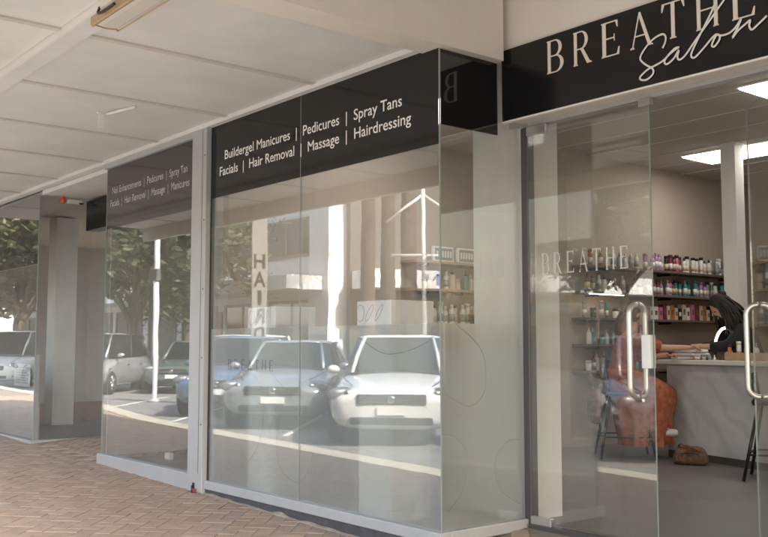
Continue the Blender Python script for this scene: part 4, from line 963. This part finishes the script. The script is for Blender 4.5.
m_ = MB(); m_.rbox(XL, -9.23, 5.16, 5.21, 2.501, 2.57, .004); part('door_header', m_, M['alu'], nb)

nw = thing('shop_window', 'neighbouring shop window at far left edge with paper notice', 'window', (-13.5, YF, 0))
part('pane', pane(-16.8, XL - .003, .05, 2.10), M['glass'], nw)
part('transom_pane', pane(-16.8, XL - .003, 2.112, 2.93), M['glass'], nw, 'dark upper pane reflecting a tree')
m_ = MB(); m_.box(-16.8, XL - .02, YF + .014, YF + .016, 2.112, 2.93); part('transom_backing', m_, M['black_film'], nw)
m_ = MB(); m_.rbox(-16.8, XL + .02, YF - .04, YF + .028, -.03, .05, .005); part('sill', m_, M['alu'], nw)
m_ = MB(); m_.box(-16.8, XL - .02, YF + .06, YF + .08, .05, 1.04); part('grey_screen', m_, M['grey_room'], nw)
m_ = MB(); m_.box(-11.93, -11.36, YF + .0125, YF + .0128, .66, .93); nt_ = part('paper_notice', m_, M['paper'], nw)
m_ = MB()
for k in range(7): m_.box(-11.88, -11.45 - .06 * (k % 3), YF + .0120, YF + .0124, .70 + .03 * k, .708 + .03 * k)
part('printed_lines', m_, M['print'], nt_)
room('neighbour_floor', [(-17, XL - .06, YF + .09, 10, -.2, .06)], M['grey_floor'], 'grey floor of the neighbouring shop')
nr2 = thing('neighbour_wall', 'taupe walls and pale pier inside the neighbouring shop', '', (-13, 8, 0), kind='structure')
m_ = MB(); m_.box(-17, -9.2, 9.9, 10.0, .06, 3); part('back_wall', m_, M['grey_room'], nr2)
m_ = MB(); m_.box(-17.1, -17, YF + .1, 10, .06, 3); part('side_wall', m_, M['grey_room'], nr2)
m_ = MB(); m_.box(-13.32, -13.02, 4.75, 5.05, .06, 2.93); part('pale_pier', m_, M['white_paint'], nr2)
m_ = MB(); m_.box(-17, XL - .02, YF + .1, 8.6, 2.95, 3.0); part('ceiling', m_, M['int_ceil'], nr2)  # ceiling left open at the back to let sky light onto the walls


t = thing('security_sensor', 'white sensor with orange beacon at the top of the neighbouring side pane', 'sensor', (XL + .03, 4.13, 2.86))
m_ = MB(); m_.rbox(XL + .001, XL + .05, 4.18, 4.36, 2.855, 2.905, .01, 2); part('housing', m_, M['white_paint'], t)
m_ = MB(); m_.ell((XL + .03, 4.13, 2.885), (.03, .035, .045)); part('beacon', m_, M['orange_dev'], t)
m_ = MB(); m_.ell((XL + .052, 4.345, 2.86), (.012, .03, .012)); part('lens', m_, M['car_black'], t)

# fittings under the soffit
t = thing('awning_light', 'unlit batten light with timber trim under the awning', 'light', (-4.62, 2.075, ZC - .031), 0)
m_ = MB(); m_.rbox(-.40, .34, -.062, .075, -.06, -.001, .028, 3); part('diffuser', m_, M['diffuser'], t, local=True)
m_ = MB(); m_.rbox(-.41, .35, -.088, -.064, -.066, -.001, .008, 2); part('timber_trim', m_, M['brass'], t, local=True)
m_ = MB(); m_.tube(catmull([(-.405, -.07, -.05), (-.412, 0, -.056), (-.395, .06, -.056), (-.36, .078, -.056), (.34, .079, -.056)]), .0045, 6); part('edge_trim', m_, M['brass'], t, local=True)
m_ = MB(); m_.tube(catmull([(-.25, -.10, -.005), (-.22, -.12, -.05), (-.14, -.12, -.06), (-.05, -.1, -.04)]), .008, 6); part('cable', m_, M['car_black'], t, local=True)
t = thing('hanging_bracket', 'small white steel hanger bracket fixed under the awning', 'bracket', (-7.1, 3.0, ZC))
m_ = MB(); m_.box(-7.262, -7.235, 2.94, 3.02, ZC - .012, ZC - .0005); part('plate', m_, M['white_beam'], t)
m_ = MB(); m_.box(-7.262, -7.255, 2.955, 3.0, ZC - .12, ZC - .0125); part('hanger', m_, M['white_beam'], t)
m_ = MB(); m_.tube([(-7.18, 3.0, ZC - .02), (-6.85, 3.09, ZC - .012)], .013, 6); part('stay', m_, M['white_beam'], t)

# ------------------------------------------------------------------ cars
def car(label, nose, heading, paint, kind='hatch', L=4.3, Wd=1.76, H=1.50, group='cars parked along the kerb'):
    """nose: ground point under the front bumper; heading: direction the car points"""
    c = Vector((nose[0], nose[1], ROAD)) - Vector((math.cos(heading), math.sin(heading), 0)) * (L / 2)
    t = thing('parked_car', label, 'car', c, heading, group)
    h = L / 2; w2_ = Wd / 2; belt = .92 if kind != 'van' else 1.0; hood = belt - .03
    st = [(h, .32, .50, .62, .45, .62, .55), (h - .06, .24, .48, .70, .60, .78, .66), (h - .25, .20, .48, .78, .74, w2_ - .03, .72), (h - .7, .19, .50, hood - .03, w2_ - .1, w2_, w2_ - .12), (h - 1.15, .19, .52, hood + .04, w2_ - .08, w2_ + .005, w2_ - .08), (h - 1.4, .19, .54, belt + .03, w2_ - .07, w2_, w2_ - .05),
          (0, .19, .56, belt + .04, w2_ - .07, w2_, w2_ - .05), (-h + 1.0, .2, .58, belt + .06, w2_ - .07, w2_, w2_ - .06), (-h + .3, .24, .6, belt + .07, w2_ - .1, w2_ - .02, w2_ - .1), (-h + .06, .30, .6, belt + .02, w2_ - .16, w2_ - .08, w2_ - .18), (-h, .36, .58, belt - .1, w2_ - .25, w2_ - .18, w2_ - .28)]
    rings = []
    for x, zb, zm, zt, wb, wm, wt in st:
        half = [(0, zt + .035), (wt * .55, zt + .028), (wt, zt - .02), (wm * .99, (zt + zm) / 2 + .04), (wm, zm), (wb + (wm - wb) * .4, zb + .06), (wb * .8, zb)]
        rg = half + [(-y, z) for y, z in half[::-1] if y > 0]
        rings.append([Vector((x, y, z)) for y, z in rg])
    b = loft(rings); n_ = len(rings[0]); b.f.append(tuple(range(n_))); b.f.append(tuple(range(len(b.v) - n_, len(b.v)))); b.sm += [True, True]
    bd = part('body', b, paint, t, local=True, sub=2)
    # greenhouse
    ws0, ws1 = h - 1.22, h - 1.95
    rr1, rr0 = {'hatch': (-h + .75, -h + .22), 'sedan': (-h + 1.35, -h + .75), 'van': (-h + .35, -h + .10)}[kind]
    if kind == 'van': ws0, ws1 = h - .95, h - 1.75
    wb, wr, zb = w2_ - .09, w2_ - .26, belt + .0; zr = H - .05
    gbot = [(ws0, wb * .80, zb + .02), (ws0 - .28, wb, zb), ((ws0 + rr0) / 2, wb + .01, zb), (rr0 + .2, wb - .02, zb + .05), (rr0, wb * .75, zb + .05)]
    gtop = [(ws1, wr * .80, zr), (ws1 - .16, wr, zr - .01), ((ws1 + rr1) / 2, wr + .02, zr), (rr1 + .12, wr - .02, zr - .02), (rr1, wr * .8, zr - .03)]
    lo = [Vector(p) for p in gbot] + [Vector((x, -y, z)) for x, y, z in gbot[::-1]]; up = [Vector(p) for p in gtop] + [Vector((x, -y, z)) for x, y, z in gtop[::-1]]
    for nm, ids in (('windscreen', (9, 0)), ('rear_window', (4, 5))):
        q = MB(); a, b_ = ids
        def inset(P): c_ = sum(P, Vector()) / len(P); return [p + (c_ - p).normalized() * .0 for p in P]
        q.add(inset([lo[a], lo[b_], up[b_], up[a]]), [(0, 1, 2, 3)]); part(nm, q, M['car_glass'], t, local=True)
    for s in (0, 1):
        for i in range(4):
            a, b_ = (i, i + 1) if s == 0 else (5 + i, 6 + i)
            q = MB(); q.add([lo[a], lo[b_], up[b_], up[a]], [(0, 1, 2, 3)]); part('side_window', q, M['car_glass'], t, local=True)
    rf = loft([[v + Vector((0, 0, -.01)) for v in up], [v * 1 + Vector((0, 0, .03)) for v in up], [Vector(((v.x - (ws1 + rr1) / 2) * .82 + (ws1 + rr1) / 2, v.y * .7, H - .005)) for v in up], [Vector(((v.x - (ws1 + rr1) / 2) * .3 + (ws1 + rr1) / 2, v.y * .2, H)) for v in up]])
    rf.f.append(tuple(range(len(rf.v) - 10, len(rf.v)))); rf.sm.append(True)
    part('roof', rf, paint, t, local=True, sub=1)
    for s in (-1, 1):
        for i in (0, 2, 3):
            r_ = .035 if i in (0, 1, 4) else (.028 if i == 2 else .06)
            if i == 0: r_ = .03
            a = Vector(gbot[i]); b_ = Vector(gtop[i]); a.y *= s; b_.y *= s
            q = MB(); q.tube([a, a.lerp(b_, .5) + Vector((0, s * .01, .01)), b_], r_, 8); part('pillar', q, paint if i != 2 else M['car_black'], t, local=True)
        q = MB(); q.ell((ws0 - .38, s * (w2_ + .07), belt + .08), (.07, .10, .065)); part('mirror', q, paint, t, local=True)
        # headlight
        q = MB(); mxh = Matrix.Rotation(s * -.55, 4, 'Z') @ Matrix.Rotation(.35, 4, 'Y'); q.ell((h - .215, s * (w2_ - .215), .70), (.085, .23, .095), mxh, 16, 10); part('headlight', q, M['headlight'], t, local=True)
        q = MB(); q.ell((h - .125, s * (w2_ - .30), .70), (.035, .055, .055)); part('lamp_bulb', q, M['chrome'], t, local=True)
        q = MB(); q.ell((h - .12, s * (w2_ - .24), .38), (.04, .07, .05)); part('fog_lamp', q, M['headlight'], t, local=True)
        q = MB(); q.rbox(-h + .0, -h + .14, s * (w2_ - .26) - .1, s * (w2_ - .26) + .1, .68, .86, .03, 2); part('tail_lamp', q, M['red_paint'], t, local=True)
        for q_x in (.10, -.95):
            q = MB(); q.rbox(q_x - .1, q_x + .1, s * (w2_ + .002) - .012, s * (w2_ + .002) + .012, .79, .815, .006); part('door_handle', q, M['chrome'], t, local=True)
    q = MB(); q.rbox(h - .075, h + .012, -.46, .46, .56, .70, .02, 2); gr = part('grille', q, M['car_black'], t, local=True)
    q = MB()
    for z in (.60, .628, .655): q.box(h + .0125, h + .017, -.43, .43, z - .005, z + .005)
    part('grille_bar', q, M['chrome'], gr, local=True)
    q = MB(); q.lathe([(.05, 0), (.052, .006), (.03, .01)], (h + .016, 0, .635), 14, Matrix.Rotation(PI / 2, 4, 'Y')); part('emblem', q, M['chrome'], gr, local=True)
    q = MB(); q.rbox(ws0 - .05, ws0 + .09, -wb * .82, wb * .82, zb + .005, zb + .045, .012); cw = part('cowl', q, M['car_black'], t, local=True)
    for yy in (-.45, .12):
        q = MB(); q.tube([(ws0 + .03, yy, zb + .05), (ws0 - .10, yy + .5, zb + .10)], .012, 6); part('wiper', q, M['car_black'], cw, local=True)
    for s in (-1, 1):
        q = MB(); q.tube(catmull([(h - .30, s * (w2_ - .36), .80), (h - .7, s * (w2_ - .20), hood + .005), (h - 1.15, s * (w2_ - .14), hood + .062)]), .007, 5); part('bonnet_seam', q, M['car_black'], bd, local=True)
        q = MB(); q.tube([(h - .05, s * .46, .42), (h - .10, s * .66, .44)], .035, 6); part('bumper_vent', q, M['car_black'], t, local=True)
    q = MB(); q.rbox(h - .06, h + .006, -.55, .55, .30, .40, .02, 2); part('lower_intake', q, M['car_black'], t, local=True)
    q = MB(); q.box(h + .008, h + .018, -.19, .19, .43, .535); part('number_plate', q, M['paper'], t, local=True)
    for x in (h - .82, -h + .80):
        for s in (-1, 1):
            q = MB(); q.lathe([(.37, -.004), (.385, .004), (.37, .012)], (x, s * (w2_ - .03), .36), 24, Matrix.Rotation(-s * PI / 2, 4, 'X')); part('wheel_arch', q, M['car_black'], t, local=True)
            q = MB(); q.lathe([(.20, -.1), (.30, -.1), (.325, -.07), (.325, .07), (.30, .1), (.20, .1)], (x, s * (w2_ - .08), .325), 24, Matrix.Rotation(PI / 2, 4, 'X')); wh = part('tyre', q, M['tyre'], t, local=True)
            q = MB(); yf = s * (w2_ + .012); q.lathe([(.21, -.02), (.205, .01), (.17, .0)], (x, yf, .325), 20, Matrix.Rotation(-s * PI / 2, 4, 'X'))
            for k in range(5):
                a = 2 * PI * k / 5; q.tube([(x, yf, .325), (x + .19 * math.cos(a), yf, .325 + .19 * math.sin(a))], [.04, .03], 6)
            part('rim', q, M['rim'], wh, local=True)
    return t
pdk = mat('car_paint_dark_silver', (.20, .205, .21), .28, metal=.5, coat=1); pw = mat('car_paint_white', (.78, .78, .76), .25, coat=1); psil = mat('car_paint_silver', (.45, .46, .47), .28, metal=.5, coat=1)
pgrey = mat('car_paint_bluegrey', (.30, .33, .35), .28, metal=.4, coat=1); pblue = mat('car_paint_blue', (.13, .20, .30), .25, metal=.3, coat=1); pgreen = mat('car_paint_green', (.13, .185, .165), .28, metal=.3, coat=1)
car('white hatchback parked nose to kerb, reflected behind the right plinth', (-9.75, -.35), HD, pw, 'hatch', 4.3, 1.80, 1.52)
car('blue grey sedan parked beside the white hatchback, reflected under the window lettering', (-12.9, -.5), HD, pgrey, 'sedan', 4.6, 1.80, 1.45)
car('blue car parked nose to kerb, reflected in the narrow window next to the post', (-15.8, -1.1), HD, pblue, 'hatch', 4.2, 1.74, 1.55)
car('green hatchback parked behind the blue car, reflected in the narrow window', (-24.2, -4.4), HD, pgreen, 'hatch', 4.1, 1.74, 1.5)
car('silver people mover parked in the row, reflected at the far edge of the narrow window', (-25.0, -1.8), HD, psil, 'van', 4.6, 1.8, 1.72)
car('dark silver hatchback nearest the doors, reflected in the closed glass door', (-6.15, -.40), HD, pdk, 'hatch', 4.3, 1.78, 1.50)
car('white van at the far end of the row, reflected in the far left window', (-31.5, -1.7), HD, pw, 'van', 4.8, 1.85, 1.85)
car('white wagon parked across the street beyond the silver people mover', (-29.2, -7.6), math.radians(170), pw, 'van', 4.6, 1.8, 1.7)
car('silver car parked by the far shops at the foot of the palms', (-24.5, -15.5), math.radians(230), psil, 'hatch', 4.3, 1.76, 1.5)

# ------------------------------------------------------------------ poles across the parking area
t = thing('street_pole', 'tall white street pole beside the parked cars, reflected in the narrow window', 'pole', (-21.18, -2.45, ROAD))
m_ = MB(); m_.lathe([(.14, 0), (.14, .05), (.065, .08), (.055, 6.5)], n=14); part('shaft', m_, M['bld_post2'], t, local=True)
m_ = MB(); m_.rbox(-.3, .1, -.06, .06, 2.9, 3.2, .01); part('meter_box', m_, M['alu_grey'], t, local=True)
m_ = MB(); m_.tube([(0, 0, 6.45), (.6, .6, 6.8), (1.2, 1.2, 6.85)], .05, 8); part('lamp_arm', m_, M['white_paint'], t, local=True)
PP = Vector((-20.19, -10.21, ROAD))
t = thing('braced_pole', 'slim white pole with cross arms and stays, reflected at the right of the main window', 'pole', PP)
m_ = MB(); m_.lathe([(.07, 0), (.06, 6.0)], n=10); part('shaft', m_, M['white_paint'], t, local=True)
for a, b, nm in (((-.6, .7, 3.9), (.6, -.7, 3.9), 'cross_arm'), ((-.7, .8, 4.9), (0, 0, 5.7), 'stay'), ((.7, -.8, 4.9), (0, 0, 5.7), 'stay')):
    m_ = MB(); m_.tube([a, b], .04, 8); part(nm, m_, M['white_paint'], t, local=True)
HP = Vector((-17.88, -3.3, ROAD)); an = math.atan2(7.72 + 3.3, 17.88)
t = thing('hair_sign', 'tall taupe sign post with dark vertical lettering HAIRD, reflected in the main window', 'sign', HP, an)
m_ = MB(); m_.rbox(-.1, .1, -.17, .17, 0, 4.6, .01); po = part('post', m_, M['bld_post'], t, local=True)
m_ = MB()
for k, ch in enumerate('HAIRD'):
    tm = text_mb(ch, 0, .25 if ch != 'I' else .09, 0, .32, 0, bold=.03)
    ww = .125 if ch != 'I' else .045
    m_.add([(.1015, v.x - ww, v.z + 3.05 - .40 * k) for v in tm.v], tm.f)
part('lettering', m_, M['black_metal'], po, local=True)

# ------------------------------------------------------------------ buildings across the parking area
def opening(t, c0, ux, a0, a1, z0, z1, nrm, frame=True):
    """window on a wall: c0 wall origin, ux along, nrm outward"""
    P = lambda a, z, d: c0 + ux * a + nrm * d + Vector((0, 0, z))
    f = MB(); e = .12
    def bar(aa, ab, za, zb, d0, d1):
        vs = [P(a, z, d) for a in (aa, ab) for d in (d0, d1) for z in (za, zb)]
        f.add(vs, [(0, 1, 3, 2), (4, 6, 7, 5), (0, 4, 5, 1), (2, 3, 7, 6), (0, 2, 6, 4), (1, 5, 7, 3)])
    bar(a0, a1, z1 - e, z1, .003, .08); bar(a0, a1, z0, z0 + e, .003, .10); bar(a0, a0 + e, z0 + e, z1 - e, .003, .08); bar(a1 - e, a1, z0 + e, z1 - e, .003, .08)
    k = max(1, int((a1 - a0) / 1.6))
    for i in range(1, k):
        am = a0 + (a1 - a0) * i / k; bar(am - .04, am + .04, z0 + e, z1 - e, .003, .07)
    wn = part('window', f, M['bld_frame'], t)
    g = MB(); g.add([P(a0 + e, z0 + e, .03), P(a1 - e, z0 + e, .03), P(a1 - e, z1 - e, .03), P(a0 + e, z1 - e, .03)], [(0, 1, 2, 3)]); part('glazing', g, M['bld_dark'], wn)
def boxw(c0, ux, nrm, a0, a1, d0, d1, z0, z1):
    m_ = MB(); vs = [c0 + ux * a + nrm * d + Vector((0, 0, z)) for a in (a0, a1) for d in (d0, d1) for z in (z0, z1)]
    return m_.add(vs, [(0, 1, 3, 2), (4, 6, 7, 5), (0, 4, 5, 1), (2, 3, 7, 6), (0, 2, 6, 4), (1, 5, 7, 3)])
CX = Vector((-30, -14.2, ROAD))
# facade parallel to the salon, running away to the left
t = thing('white_building', 'white two storey building with band windows across the parking area', 'building', CX)
ux, nr_ = Vector((-1, 0, 0)), Vector((0, 1, 0))
part('wall', boxw(CX, ux, nr_, 0, 60, -12, 0, 0, 8.2), M['bld_white'], t)
part('awning_fascia', boxw(CX, ux, nr_, 0, 60, .001, 2.2, 3.5, 4.05), M['bld_white'], t)
part('parapet', boxw(CX, ux, nr_, -.15, 60, -.3, .15, 8.201, 8.6), M['bld_white'], t)
for k in range(7):
    opening(t, CX, ux, 1.6 + k * 8, 8.6 + k * 8, 5.0, 6.6, nr_)
    opening(t, CX, ux, 1.2 + k * 8, 4.6 + k * 8, .3, 3.2, nr_); opening(t, CX, ux, 5.2 + k * 8, 8.4 + k * 8, .0, 3.2, nr_)
part('corner_pier', boxw(CX, ux, nr_, -.3, 1.0, .002, .5, 0, 8.1), M['bld_white'], t)
part('red_door', boxw(CX, ux, nr_, 8.62, 9.14, .004, .09, 0, 2.9), M['red_paint'], t)
# face running away behind the palms
an2 = math.radians(286); ux = Vector((math.cos(math.radians(-74)), math.sin(math.radians(-74)), 0)); nr_ = Vector((-ux.y, ux.x, 0))
c2 = CX + Vector((.35, -.3, 0)) 
t = thing('taupe_building', 'taupe walled shop building with white fascia and small blue logos behind the palms', 'building', c2)
part('wall', boxw(c2, ux, nr_, .2, 40, -8, 0, 0, 9.5), M['bld_taupe'], t)
part('fascia', boxw(c2, ux, nr_, .3, 40, .001, 1.6, 3.55, 4.25), M['bld_white'], t)
for k in range(6):
    opening(t, c2, ux, 1 + k * 6, 4.2 + k * 6, .2, 3.2, nr_); opening(t, c2, ux, 4.6 + k * 6, 6.6 + k * 6, 0, 3.2, nr_)
    part('logo', boxw(c2, ux, nr_, 3.2 + k * 5, 4.1 + k * 5, 1.602, 1.63, 3.68, 4.12), M['blue_logo'], t)
# houses closing the street to the left and the side seen from the doors
for k, (x0, x1, y0, y1, hh, mm, lb) in enumerate([(-70, -52, -9, 2.5, 5.5, 'bld_white', 'low white shop block at the far end of the street'), (-22, 2, -46, -36, 6.5, 'bld_white', 'pale shop row across the car park, reflected in the doors'), (4, 30, -44, -34, 7.5, 'bld_taupe', 'taupe shop row across the car park to the right')]):
    c0 = Vector((x0, y1, ROAD)); t = thing('shop_block', lb, 'building', ((x0 + x1) / 2, (y0 + y1) / 2, ROAD)); ux, nr_ = Vector((1, 0, 0)), Vector((0, 1, 0))
    part('wall', boxw(c0, ux, nr_, 0, x1 - x0, y0 - y1, 0, 0, hh), M[mm], t)
    part('awning_fascia', boxw(c0, ux, nr_, 0, x1 - x0, .001, 2, 3.2, 3.7), M['bld_white'], t)
    for q in range(int((x1 - x0) / 4)):
        opening(t, c0, ux, .5 + q * 4, 3.6 + q * 4, .1, 2.9, nr_); opening(t, c0, ux, .8 + q * 4, 3.0 + q * 4, 4.1, 5.2, nr_)
    if k == 0:
        c1 = Vector((x1, y1, ROAD)); ux, nr_ = Vector((0, -1, 0)), Vector((1, 0, 0))
        for q in range(3): opening(t, c1, ux, .4 + q * 3.6, 3.4 + q * 3.6, .2, 2.8, nr_)

# ------------------------------------------------------------------ trees
def tree(label, loc, hgt, rad, nleaf, leafm, trunk_r=.16, base=.4, name='street_tree', leaf=.16, seed=1, group='street trees'):
    rn = random.Random(seed); t = thing(name, label, 'tree', loc, rn.uniform(0, 6), group)
    q = MB(); zt = hgt * base
    tr = [(0, 0, 0), (rn.uniform(-.1, .1), rn.uniform(-.1, .1), zt * .5), (rn.uniform(-.2, .2), rn.uniform(-.2, .2), zt)]
    q.tube(catmull(tr, 5), [trunk_r * (1 - .04 * i) for i in range(11)], 9); tips = []
    for k in range(9):
        a = 2 * PI * k / 9 + rn.uniform(-.3, .3); r = rad * rn.uniform(.4, .8); z1 = zt + (hgt - zt) * rn.uniform(.25, .8)
        p0 = Vector(tr[2]) + Vector((0, 0, -.15 * rn.random())); p2 = Vector((r * math.cos(a), r * math.sin(a), z1)); p1 = p0.lerp(p2, .5) + Vector((0, 0, .25))
        q.tube(catmull([p0, p1, p2], 4), [trunk_r * .5 * (1 - .1 * i) for i in range(9)], 6); tips += [p1, p2]
    part('trunk', q, M['bark'], t, local=True)
    cl = []
    for k in range(70):
        d = Vector((rn.gauss(0, 1), rn.gauss(0, 1), rn.gauss(0, .8))).normalized(); s = rn.uniform(.35, 1)
        cl.append((Vector((d.x * rad * s, d.y * rad * s, zt + (hgt - zt) * .52 + d.z * (hgt - zt) * .5 * s)), rn.uniform(.25, .6) * rad * .55))
    vs = []; fs = []
    for i in range(nleaf):
        c, r = cl[i % len(cl)]
        p = c + Vector((rn.gauss(0, .5), rn.gauss(0, .5), rn.gauss(0, .38))) * r
        a = Vector((rn.gauss(0, 1), rn.gauss(0, 1), rn.gauss(0, .6))).normalized(); b = a.cross(Vector((rn.gauss(0, 1), rn.gauss(0, 1), rn.gauss(0, 1)))).normalized()
        l = leaf * rn.uniform(.6, 1.3); o = len(vs)
        vs += [p - a * l, p + b * l * .38, p + a * l, p - b * l * .38]; fs.append((o, o + 1, o + 2, o + 3))
    me = bpy.data.meshes.new('crown'); me.from_pydata([tuple(v) for v in vs], [], fs); me.materials.append(M[leafm])
    o = bpy.data.objects.new('crown', me); C.objects.link(o); o.parent = t
    return t
tree('broad green street tree by the white pole, reflected in the narrow window', (-27.3, -4.73, ROAD), 7.0, 3.0, 15000, 'leaf_a', .15, .30, seed=3, leaf=.15)
tree('olive green tree beyond the cars, reflected at the right of the narrow window', (-33.5, -9.6, ROAD), 7.5, 3.0, 12000, 'leaf_b', .16, .30, seed=5, leaf=.16)
tree('leafy tree near the footpath end, reflected in the far left transom', (-24.5, 0.5, gz(-24.5)), 6.2, 2.6, 14000, 'leaf_b', .13, .30, seed=8, leaf=.13)
tree('dark tree far along the street, reflected at the left picture edge', (-34.5, -3.6, ROAD), 7.5, 3.2, 12000, 'leaf_a', .18, .3, seed=11, leaf=.17)
tree('round tree across the car park, reflected in the closed glass door', (-16.75, -13.26, ROAD), 7.4, 2.7, 14000, 'leaf_a', .16, .40, seed=14, leaf=.14)
tree('pale leafed tree across the car park, reflected near the door hinge', (-22.2, -19, ROAD), 8, 3.0, 12000, 'leaf_b', .17, .40, seed=17, leaf=.16)
def palm(label, loc, hgt, seed):
    rn = random.Random(seed); t = thing('palm_tree', label, 'palm', loc, 0, 'palms before the taupe building')
    q = MB(); pr = []
    for k in range(40): pr.append((.27 - .0016 * k + (.025 if k % 2 else 0), hgt * k / 39))
    q.lathe(pr, n=12, smooth=False); part('trunk', q, M['palm_bark'], t, local=True)
    f = MB()
    for k in range(22):
        a = rn.uniform(0, 2 * PI); up = rn.uniform(.1, 1.1); Ln = rn.uniform(1.8, 2.6); d = Vector((math.cos(a), math.sin(a), 0)); sd_ = Vector((-d.y, d.x, 0)); pv = None
        for j in range(10):
            s = j / 9; p = Vector((0, 0, hgt)) + d * Ln * s * math.cos(up * (1 - s)) + Vector((0, 0, Ln * (math.sin(up) * s - .9 * s * s)))
            for sg in (-1, 1):
                lt = .55 * math.sin(PI * min(1, s + .15)) + .1; e = p + sd_ * sg * lt + d * .2 + Vector((0, 0, -.25 * lt))
                f.add([p, p + d * .07, e], [(0, 1, 2)])
    me = bpy.data.meshes.new('crown'); me.from_pydata([tuple(v) for v in f.v], [], f.f); me.materials.append(M['leaf_p'])
    o = bpy.data.objects.new('crown', me); C.objects.link(o); o.parent = t
for k, (px_, d) in enumerate([(368, 33.0), (388, 31.5), (409, 30.0)]):
    r = ray(px_, 345); s = d / math.hypot(r.x, r.y); x, y = r.x * s, r.y * s
    palm(['thick palm trunk farthest left of the three before the taupe building', 'middle palm trunk of the three before the taupe building', 'right hand palm trunk of the three, next to the braced pole'][k], (x, 2 * YF - y, ROAD), 7.5 + .4 * k, 30 + k)
